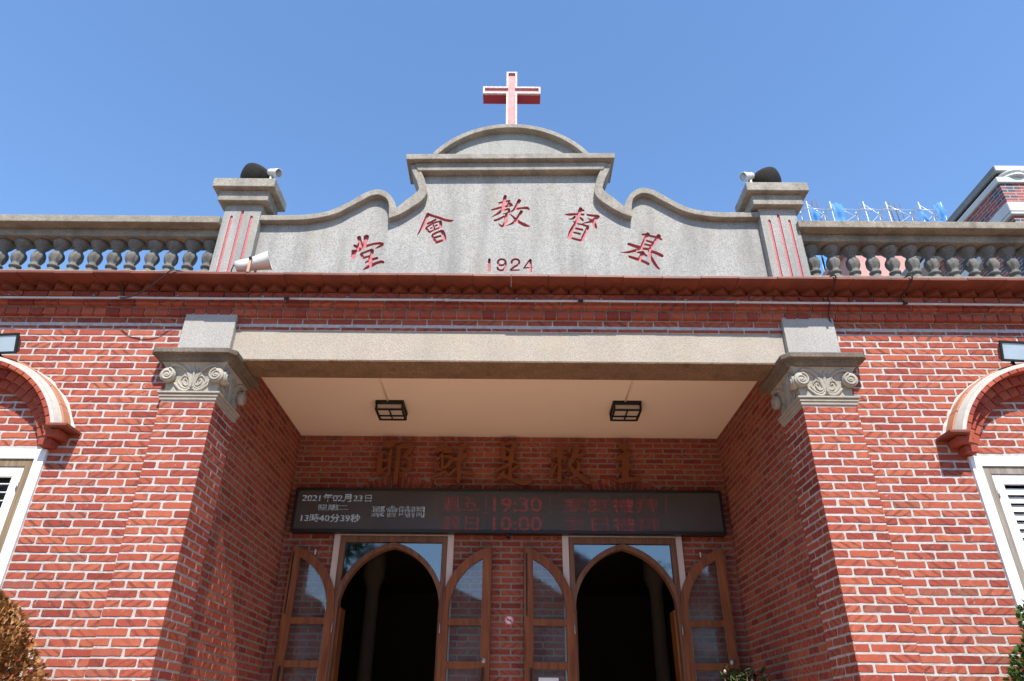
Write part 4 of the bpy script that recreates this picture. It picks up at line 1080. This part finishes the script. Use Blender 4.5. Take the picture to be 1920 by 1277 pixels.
for s, lab in ((-1, 'dark rusty metal bowl lying tilted on the pillar cap above the loudspeaker'), (1, 'dark rusty metal bowl lying tilted on the pillar cap beside the scaffolding')):
    T = Matrix.Translation((s * 2.60, .07, 6.27)) @ Matrix.Rotation(rad(s * -24), 4, 'Y') @ Matrix.Rotation(rad(-16), 4, 'X') @ Matrix.Scale(1.24, 4)
    pr_ = [(.03, .0), (.07, .012), (.11, .045), (.14, .085), (.158, .13), (.163, .155), (.157, .157), (.150, .13), (.13, .085), (.1, .05), (.03, .02)]
    b = MB().lathe(pr_, 36, T); o = b.build('metal_bowl', 'rusty_black', None); tag(o, lab, 'bowl', 'metal bowls on the pillar caps')
for s, lab in ((-1, 'small white spotlight on the pillar cap above the loudspeaker'), (1, 'small white spotlight on the pillar cap beside the scaffolding')):
    sp0 = empty('spotlight', (s * 2.355, -.04, 6.258), lab, 'spotlight', 'white spotlights on the pillar caps')
    ax = Vector((-s * .86, -.30, -.36)).normalized()
    T = Matrix.Translation((s * 2.345, -.045, 6.40)) @ ax.to_track_quat('Z', 'Y').to_matrix().to_4x4() @ Matrix.Scale(.92, 4)
    MB().lathe([(.030, -.05), (.036, -.045), (.040, -.02), (.042, .03), (.047, .045), (.050, .075), (.050, .092), (.044, .092), (.042, .080)], 24, T).build('lamp_body', 'white_plastic', sp0)
    MB().lathe([(.043, .078), (.043, .082)], 20, T).build('lens', 'lens', sp0)
    MB().tube([(s * 2.355, -.04, 6.256), (s * 2.355, -.04, 6.30), (s * 2.352, -.04, 6.36)], [.02, .013, .014]).lathe([(.03, 0), (.03, .012)], 14, Matrix.Translation((s * 2.355, -.04, 6.257))).build('swivel_mount', 'white_plastic', sp0)
# horn loudspeaker on the cornice
hs = empty('loudspeaker', (-2.27, -.17, 5.07), 'white horn loudspeaker on a strap bracket at the foot of a fluted pillar', 'loudspeaker')
ax = Vector((.93, .10, .34)).normalized(); T = Matrix.Translation((-2.27, -.17, 5.215)) @ ax.to_track_quat('Z', 'Y').to_matrix().to_4x4()
MB().lathe([(.03, -.155), (.055, -.15), (.058, -.10), (.059, -.062), (.056, -.058), (.058, -.02), (.066, .03), (.075, .085), (.086, .135), (.089, .140), (.083, .140), (.06, .06), (.02, .0)], 28, T).build('horn', 'white_plastic', hs)
MB().box(-2.285, -2.262, -.252, -.245, 5.075, 5.225).box(-2.285, -2.262, -.10, -.093, 5.075, 5.225).box(-2.285, -2.262, -.25, -.095, 5.071, 5.078).build('strap_bracket', 'copper_strap', hs, .002)
MB().tube([(-2.273, -.262, 5.218), (-2.273, -.238, 5.218)], .014).build('clamp_bolt', 'black_metal', hs)
MB().tube([T @ Vector((0, 0, -.15)), Vector((-2.435, -.19, 5.19)), Vector((-2.45, -.18, 5.13)), Vector((-2.43, -.15, 5.085)), Vector((-2.40, -.1, 5.08))], .006).build('lead', 'cable', hs)

# ------------------------------------------------------------------ conduit and cables on the cornice
cn = empty('conduit', (0, -.08, 4.905), 'grey conduit pipe clipped along the cornice bricks', 'conduit')
xs = [-XEND, -3.405, -1.95, -.55, .62, 2.0, 3.46, XEND]
for i, (a, b) in enumerate(zip(xs[:-1], xs[1:])):
    dz = (-.005, .0, .002, .0, .002, .001, -.003)[i]
    pts = [(a + (b - a) * t / 6, -.083, 4.906 + dz - .003 * math.sin(math.pi * t / 6)) for t in range(7)]
    MB().tube(pts, .0105, 10).build('pipe', 'conduit', cn)
    if i: MB().tube([(a - .02, -.083, 4.906), (a + .02, -.083, 4.906)], .0135, 10).build('coupling', 'conduit' if i % 2 else 'black_metal', cn)
x = -6.6
while x < 6.7:
    MB().box(x - .008, x + .008, -.096, -.052, 4.918, 4.924).build('clip', 'grey_metal', cn); x += .74
def cable(name, pts, r, label, grp='loose black cables on the cornice'):
    o = MB().tube(smooth3(pts), r, 8).build(name, 'cable', None); tag(o, label, 'cable', grp)
def smooth3(p, n=6):
    q = []
    for i in range(len(p) - 1):
        a, b, c_, d = p[max(i - 1, 0)], p[i], p[i + 1], p[min(i + 2, len(p) - 1)]
        for s in range(n):
            t = s / n; q.append(tuple(.5 * (2 * b[k] + (c_[k] - a[k]) * t + (2 * a[k] - 5 * b[k] + 4 * c_[k] - d[k]) * t * t + (3 * b[k] - a[k] - 3 * c_[k] + d[k]) * t ** 3) for k in range(3)))
    return q + [p[-1]]
cable('cable', [(-2.70, -.05, 5.085), (-2.80, -.20, 5.085), (-2.915, -.265, 5.075), (-2.97, -.262, 5.02), (-3.05, -.24, 4.95), (-3.16, -.20, 4.893), (-3.27, -.16, 4.868), (-3.37, -.12, 4.876), (-3.405, -.09, 4.905)], .006, 'black cable drooping from the drip edge to the conduit near the loudspeaker')
cable('cable', [(-3.405, -.086, 4.93), (-3.408, -.092, 4.985), (-3.405, -.14, 5.03)], .006, 'short black cable end rising from the conduit to the saw-tooth bricks', None)
cable('cable', [(2.74, .02, 5.10), (2.775, -.12, 5.10), (2.80, -.25, 5.083), (2.815, -.262, 5.05), (2.815, -.17, 5.0), (2.80, -.075, 4.96), (2.80, -.09, 4.91), (2.795, -.062, 4.86), (2.80, -.016, 4.80), (2.845, .03, 4.70)], .0065, 'black cable hanging down the cornice to the pier block beside the parapet pillar')
cable('cable', [(3.40, .02, 5.10), (3.43, -.15, 5.09), (3.455, -.25, 5.086), (3.475, -.265, 5.055), (3.46, -.18, 5.0), (3.44, -.08, 4.97), (3.45, -.088, 4.93), (3.462, -.083, 4.905)], .0065, 'short black cable dropping from the balustrade plinth to the conduit joint')
# ------------------------------------------------------------------ neighbouring buildings
k = NT('far_brick'); tc = k.n('ShaderNodeTexCoord'); sx = k.n('ShaderNodeSeparateXYZ'); k.l(tc.outputs['Object'], sx.inputs[0])
cb_ = k.n('ShaderNodeCombineXYZ'); k.l(k.math('ADD', sx.outputs[0], sx.outputs[1]), cb_.inputs[0]); k.l(sx.outputs[2], cb_.inputs[1])
bt = k.n('ShaderNodeTexBrick'); k.l(cb_.outputs[0], bt.inputs['Vector'])
bt.inputs['Color1'].default_value = (.27, .056, .045, 1); bt.inputs['Color2'].default_value = (.27, .056, .045, 1); bt.inputs['Mortar'].default_value = (.36, .31, .28, 1)
bt.inputs['Scale'].default_value = 1.0; bt.inputs['Brick Width'].default_value = .30; bt.inputs['Row Height'].default_value = .078; bt.inputs['Mortar Size'].default_value = .008
vv_ = k.n('ShaderNodeTexWhiteNoise', noise_dimensions='2D')
fl1 = k.math('FLOOR', k.math('DIVIDE', sx.outputs[2], .078)); fl2 = k.math('FLOOR', k.math('ADD', k.math('DIVIDE', cb_.outputs[0] if False else k.math('ADD', sx.outputs[0], sx.outputs[1]), .30), k.math('MULTIPLY', fl1, .5)))
cv = k.n('ShaderNodeCombineXYZ'); k.l(fl1, cv.inputs[0]); k.l(fl2, cv.inputs[1]); k.l(cv.outputs[0], vv_.inputs['Vector'])
mk = k.ramp(vv_.outputs['Value'], [(.66, 0), (.68, 1)]); mk = k.math('MULTIPLY', mk, k.math('SUBTRACT', 1, bt.outputs['Fac']))
M['far_brick'] = k.fin(k.mix(mk, bt.outputs['Color'], (.045, .055, .085)), .7)

nb = empty('brick_mansion', (12, 9, 0), 'tall brick house with white stone bands and a scroll at its roof corner', 'house')
NX, NY = 10.55, 6.25
box('wall', 'far_brick', nb, NX, 22, NY, 16, 0, 12.15)
box('roof_coping', 'far_concrete', nb, NX - .22, 22.3, NY - .25, 16.3, 12.14, 12.30)
box('lit_coping_face', 'far_white', nb, NX - .21, 22.3, NY - .27, NY - .25, 12.17, 12.295)  # white strip paints the lit front; the darker slab carries the shaded side
box('roof_fascia', 'sign_black', nb, NX - .17, 22.2, NY - .20, 16.2, 12.10, 12.139)
for i, (z0, z1, o) in enumerate(((11.78, 11.93, .33), (10.72, 10.90, .20), (8.2, 8.45, .3), (7.6, 7.75, .2), (4.4, 4.65, .3))):
    box('stone_band', 'far_white', nb, NX - o, 22 + o, NY - o, 16 + o, z0, z1, bevel=.02)
box('corner_pier', 'far_brick', nb, NX - .28, NX + .95, NY - .28, NY + .95, 0, 11.77)
for z0, z1 in ((11.0, 11.24), (10.92, 10.985), (8.46, 8.7), (7.9, 8.19)):
    box('pier_band', 'far_white', nb, NX - .34, NX + 1.01, NY - .34, NY + 1.01, z0, z1, bevel=.02)
Tn = Matrix.Translation((NX - .02, NY + .05, 12.0)) @ Matrix.Rotation(rad(90), 4, 'X')
MB().lathe([(.24, -.05), (.27, -.03), (.27, .01), (.22, .02), (.22, .05), (.27, .07), (.27, .11), (.24, .13)], 28, Matrix.Translation((NX + .12, NY - .14, 11.97))).build('corner_scroll', 'far_white', nb)
for fl in range(3):                              # windows of the flank and front
    z0 = 1.2 + 3.6 * fl
    for j in range(4):
        y = NY + 1.8 + 2.4 * j
        w = box('window', 'far_white', nb, NX - .06, NX + .02, y, y + 1.2, z0, z0 + 1.9); box('pane', 'lens', w, NX - .075, NX - .058, y + .1, y + 1.1, z0 + .1, z0 + 1.8)
        x = NX + 1.8 + 2.6 * j
        w = box('window', 'far_white', nb, x, x + 1.2, NY - .06, NY + .02, z0, z0 + 1.9); box('pane', 'lens', w, x + .1, x + 1.1, NY - .075, NY - .058, z0 + .1, z0 + 1.8)
    box('balcony_slab', 'far_white', nb, NX - 1.1, NX, NY + 3.2, 15.8, z0 + 2.2, z0 + 2.42, bevel=.02)
    for j in range(14): MB().lathe([(.05, 0), (.09, .2), (.05, .4), (.09, .7)], 8, Matrix.Translation((NX - 1.0, NY + 3.5 + j * .65, z0 + 2.42))).build('balcony_baluster', 'far_white', nb)
    box('balcony_rail', 'far_white', nb, NX - 1.15, NX - .85, NY + 3.2, 15.8, z0 + 3.12, z0 + 3.26)
    for j in range(4): MB().lathe([(.20, 0), (.20, .3), (.16, .4), (.14, 2.0), (.2, 2.2)], 12, Matrix.Translation((NX - .8, NY + 3.5 + j * 2.6, z0))).build('balcony_column', 'far_white', nb)

pk = empty('pink_house', (12.6, 18, 0), 'pink walled house seen between balusters beside the brick mansion', 'house')
box('wall', 'pink_wall', pk, 13.5, 19.0, 17.2, 24, 0, 18.6); box('parapet', 'pink_wall', pk, 13.3, 19.2, 17.0, 24.2, 18.6, 18.85)
for fl in range(5):
    w = box('window', 'far_white', pk, 14.6, 16.4, 17.13, 17.2, 2 + 3.4 * fl, 3.6 + 3.4 * fl); box('pane', 'lens', w, 14.7, 16.3, 17.11, 17.13, 2.1 + 3.4 * fl, 3.5 + 3.4 * fl)

cs = empty('unfinished_building', (17, 30, 0), 'unfinished concrete building with bare bars rising from its roof', 'building')
CY = 26.0; SC = (CY + 5.264) / (18 + 5.264)         # the measured roof line, carried back to this distance
px2 = lambda x: .0237 + (x - .0237) * SC
topz = 1.6 + (20.2 - 1.6) * SC
bx0, bx1 = px2(9.2), px2(20.5)
for i in range(9):
    box('floor_slab', 'far_concrete', cs, bx0, bx1, CY, CY + 12, topz - .35 - 3.2 * i, topz - 3.2 * i)
    for j in range(6):
        x = bx0 + .3 + (bx1 - bx0 - 1.1) * j / 5
        if topz - 3.2 * (i + 1) > -1: box('column', 'far_concrete', cs, x, x + .5, CY + .2, CY + .7, max(0, topz - 3.2 * (i + 1)), topz - .35 - 3.2 * i)
    box('infill_wall', 'far_concrete', cs, bx0 + .2, bx1 - .2, CY + 3, CY + 3.2, max(0, topz - 3.2 * (i + 1)), topz - .35 - 3.2 * i)
for c0, hh_ in ((12.98, 21.95), (16.55, 21.8)):
    for i in range(7):
        x = px2(c0 + (i - 3) * .075); zt_ = 1.6 + (hh_ + R.uniform(-.12, .08) - 1.6) * SC; y = CY + .4 + .12 * (i % 3)
        MB().tube([(x, y, topz - .1), (x + R.uniform(-.04, .04), y, zt_)], .022, 6).build('rebar', 'rebar', cs)
sf = empty('scaffold', (px2(15), CY - .9, 0), 'white pipe scaffold with blue safety nets along the unfinished roof edge', 'scaffold')
SY = CY - .9; s2 = (SY + 5.264) / (18 + 5.264); q2 = lambda x: .0237 + (x - .0237) * s2; z2 = lambda z: 1.6 + (z - 1.6) * s2
fx = [12.6, 13.6, 15.03, 16.0, 17.4, 18.35]
for x in fx:
    xx = q2(x); zt_ = z2(21.6); mb = MB()
    mb.tube([(xx, SY, zt_ - 8), (xx, SY, zt_)], .030, 8); mb.tube([(xx, SY + .9, zt_ - 8), (xx, SY + .9, zt_)], .030, 8)
    for k_ in range(4):
        z = zt_ - .12 - 1.75 * k_; mb.tube([(xx, SY, z), (xx, SY + .9, z)], .026, 8)
        mb.tube([(xx, SY + .02, z - .75), (xx, SY + .18, z - .25), (xx, SY + .45, z), (xx, SY + .72, z - .25), (xx, SY + .88, z - .75)], .020, 6)
    mb.build('scaffold_frame', 'galvanised', sf)
for a, b in zip(fx[:-1], fx[1:]):
    for k_ in range(3):
        z = z2(21.45) - 1.75 * k_
        MB().tube([(q2(a), SY, z), (q2(b), SY, z - 1.3)], .017, 6).build('cross_brace', 'galvanised', sf); MB().tube([(q2(a), SY + .9, z - 1.3), (q2(b), SY + .9, z)], .017, 6).build('cross_brace', 'galvanised', sf)
    MB().tube([(q2(a) - .3, SY - .04, z2(21.2)), (q2(b) + .2, SY - .04, z2(21.1))], .014, 6).build('guard_rail', 'galvanised', sf)
def net(xa, xb, za, zb, slump=.0, dy=0.0):
    mb = MB(); nn = 10; vs = []
    for i in range(nn + 1):
        for j in range(nn + 1):
            u, v_ = i / nn, j / nn; x = xa + (xb - xa) * u; z = za + (zb - za) * v_ - slump * v_ * u
            vs.append((q2(x), SY + dy - .07 - .06 * math.sin(u * 9 + v_ * 4) - .05 * math.sin(v_ * 11), z2(z)))
    mb.add(vs, [(i * (nn + 1) + j, (i + 1) * (nn + 1) + j, (i + 1) * (nn + 1) + j + 1, i * (nn + 1) + j + 1) for i in range(nn) for j in range(nn)], True)
    mb.build('safety_net', 'blue_net', sf)
net(12.62, 13.0, 20.0, 21.4, .35); net(13.62, 14.1, 20.0, 21.5); net(17.25, 17.7, 19.9, 21.5, 1.1); net(18.0, 18.4, 19.9, 21.45, -.2)
net(11.6, 12.6, 16.6, 19.4); net(12.65, 13.55, 16.6, 19.3); net(13.65, 15.0, 16.6, 19.5); net(15.1, 17.2, 16.6, 19.4)

# houses and trees across the street, behind the camera: they show in the door glass
def house(x0, x1, y0, y1, h, ridge, label):
    hs_ = empty('street_house', ((x0 + x1) / 2, y1, 0), label, 'house', 'houses across the street')
    box('wall', 'far_wall', hs_, x0, x1, y0, y1, 0, h)
    xm = (x0 + x1) / 2; e_ = .4
    MB().prism([(x0 - e_, h - .1), (x1 + e_, h - .1), (x1 + e_, h), (xm, ridge), (x0 - e_, h)], y0 - e_, y1 + e_).build('roof', 'far_roof', hs_)
    for j in range(3):
        x = x0 + (x1 - x0) * (j + .5) / 3
        for z in (1.0, 3.9):
            if z + 1.5 < h: w = box('window', 'far_white', hs_, x - .6, x + .6, y1, y1 + .05, z, z + 1.5); box('pane', 'lens', w, x - .5, x + .5, y1 + .05, y1 + .06, z + .1, z + 1.4)
house(-13, -4.2, -26, -18, 5.8, 8.0, 'pale house with a red gable roof across the street')
house(-2.6, 5.6, -27, -18.5, 6.0, 8.6, 'pale house with a tall red gable roof across the street')
house(7.6, 15, -26, -17.5, 5.6, 7.6, 'pale house with a low red gable roof across the street')

def leaf_cloud(name, mat, parent, centres, per, size, aspect=.45, seed=1, outward=None, kind=None, droop=0.0):
    r_ = random.Random(seed); mb = MB(); mb.bk = []
    for (cx, cy, cz, rr) in centres:
        for i in range(per):
            d = Vector((r_.gauss(0, 1), r_.gauss(0, 1), r_.gauss(0, 1))).normalized() * rr * (r_.random() ** .45)
            p = Vector((cx, cy, cz)) + d
            n_ = (d.normalized() + Vector((r_.uniform(-.8, .8), r_.uniform(-.8, .8), r_.uniform(-.5, 1.0)))).normalized()
            t = n_.orthogonal(); t.rotate(Matrix.Rotation(r_.uniform(0, 6.28), 3, n_)); b = n_.cross(t); L = size * r_.uniform(.6, 1.3)
            q = [p - t * L * .5, p - t * L * .1 + b * L * aspect * .5 - n_ * L * .05, p + t * L * .5 - n_ * L * droop, p - t * L * .1 - b * L * aspect * .5 - n_ * L * .05]
            mb.add(q, [(0, 1, 2, 3)]); c_ = min(1, max(0, r_.gauss(.5, .22))); mb.bk += [(c_, 0, 0)] * 4
    return mb.build(name, mat, parent, kind=kind)
for i, (x, y, h, lab) in enumerate(((-6.3, -13.5, 7.8, 'broad leafy street tree across the street'), (6.4, -14.5, 6.6, 'lower leafy street tree across the street'))):
    tr = empty('street_tree', (x, y, 0), lab, 'tree', 'trees across the street')
    MB().tube([(x, y, 0), (x + .1, y, 1.5), (x - .05, y + .1, h * .55)], [.22, .17, .10], 10).tube([(x + .05, y, h * .35), (x + .9, y + .3, h * .62)], [.09, .04], 8).tube([(x, y, h * .4), (x - 1.0, y - .2, h * .66)], [.09, .04], 8).build('trunk', 'bark', tr)
    cen = [(x + R.gauss(0, .9), y + R.gauss(0, .8), h * .68 + R.gauss(0, h * .12), R.uniform(.5, .95)) for _ in range(16)]
    leaf_cloud('crown', 'dark_leaf', tr, cen, 170, .22, .5, 5 + i)

# ------------------------------------------------------------------ conifers at the wall
def conifer(name, mat, x, y, h, rx, ry, label, seed, n=5200):
    t = empty(name, (x, y, 0), label, 'shrub'); r_ = random.Random(seed)
    MB().tube([(x, y, 0), (x, y, h * .5), (x, y, h * .9)], [.06, .045, .01], 8).build('trunk', 'bark', t)
    mb = MB(); mb.bk = []
    lump = [(r_.uniform(0, 6.28), r_.uniform(.1, .95), r_.uniform(.08, .22)) for _ in range(80)]
    for i in range(n):
        u = r_.random() ** .7; a = r_.uniform(0, 6.28)
        prof = math.sqrt(max(0, 1 - ((u - .42) / .58) ** 2))
        z = h * (.06 + .94 * u)
        lp = 0
        for la, lu, lr in lump:
            da = (a - la + math.pi) % (2 * math.pi) - math.pi; lp += lr * math.exp(-(da / .20) ** 2 - ((u - lu) / .045) ** 2)
        k_ = prof * (.80 + min(lp, .26)) * (1 - (.30 * r_.random() ** 1.7 if i % 3 else .18 + .35 * r_.random()))
        c0 = Vector((x + rx * k_ * math.cos(a), y + ry * k_ * math.sin(a), z))
        out = Vector((math.cos(a), math.sin(a), .75 + r_.uniform(-.6, .8))).normalized()
        shade = r_.gauss(.32 + min(lp, .26) * 1.1, .16)
        # a flat spray: three short fronds fanned from one stalk
        side = out.cross(Vector((r_.gauss(0, 1), r_.gauss(0, 1), r_.gauss(0, 1)))).normalized()
        for fan in (-.65, 0, .65, -.3, .35):
            d = (out + side * fan + Vector((0, 0, r_.uniform(-.15, .15)))).normalized(); L = r_.uniform(.018, .038); w = d.cross(out.cross(side)).normalized() * L * .17
            w = side * L * .16 if w.length < 1e-6 else w
            q = [c0, c0 + d * L * .55 + w, c0 + d * L, c0 + d * L * .55 - w]
            mb.add(q, [(0, 1, 2, 3)]); c_ = min(1, max(0, shade + r_.gauss(0, .12))); mb.bk += [(c_, 0, 0)] * 4
    mb.build('crown', mat, t)
conifer('dry_conifer', 'dry_leaf', -3.58, -.62, 2.50, 1.0, .52, 'dried brown conifer bush in front of the brown timber window', 3, 34000)
conifer('green_conifer', 'green_leaf', 3.82, -.62, 2.54, 1.05, .50, 'fresh green conifer bush in front of the grey timber window', 4, 26000)

# potted flowering shrub in the porch
pp = empty('potted_shrub', (2.12, 1.62, .12), 'potted leafy shrub with pink buds in the porch corner', 'potted plant')
MB().lathe([(.17, .12), (.21, .14), (.26, .55), (.285, .56), (.285, .62), (.25, .62), (.24, .58), (.02, .57)], 28, Matrix.Translation((2.12, 1.62, 0))).build('pot', 'pot', pp)
mb = MB(); lv = MB(); lv.bk = []; bd = MB(); bd.bk = []
r_ = random.Random(11)
for i in range(46):
    a = r_.uniform(0, 6.28); rr = r_.uniform(.03, .30); top = Vector((2.12 + rr * math.cos(a), 1.62 + rr * .8 * math.sin(a), r_.uniform(1.86, 2.13)))
    b0 = Vector((2.12 + .04 * math.cos(a), 1.62 + .04 * math.sin(a), .58)); md = (b0 + top) / 2 + Vector((.06 * math.cos(a), .06 * math.sin(a), .1))
    mb.tube([b0, md, top], [.012, .008, .004], 6)
    for j in range(30):
        t = .45 + .55 * j / 29; p = b0.lerp(top, t) + (md - (b0 + top) / 2) * (1 - (2 * t - 1) ** 2)
        an = j * 2.4 + r_.uniform(-.3, .3); d = Vector((math.cos(an), math.sin(an), r_.uniform(.1, .9))).normalized(); L = r_.uniform(.055, .095)
        sd = d.cross(Z).normalized() * L * .2; up = d.cross(sd).normalized() * L * .06
        q = [p, p + d * L * .3 + sd * .85 + up, p + d * L * .65 + sd * .8, p + d * L - up, p + d * L * .65 - sd * .8, p + d * L * .3 - sd * .85 + up, p + d * L * .5 - up]
        lv.add(q, [(0, 1, 6), (1, 2, 6), (2, 3, 6), (3, 4, 6), (4, 5, 6), (5, 0, 6)], True); lv.bk += [(min(1, max(0, r_.gauss(.5, .25))), 0, 0)] * 7
    if i % 7 == 0:
        top = top - Vector((0, .03, .02)); n0 = len(bd.v); bd.lathe([(.004, -.012), (.013, .0), (.012, .012), (.003, .024)], 8, Matrix.Translation(top)); bd.bk += [(r_.random(), 0, 0)] * (len(bd.v) - n0)
mb.build('stem', 'bark', pp); lv.build('foliage', 'dark_leaf', pp); bd.build('bud', 'petal', pp)
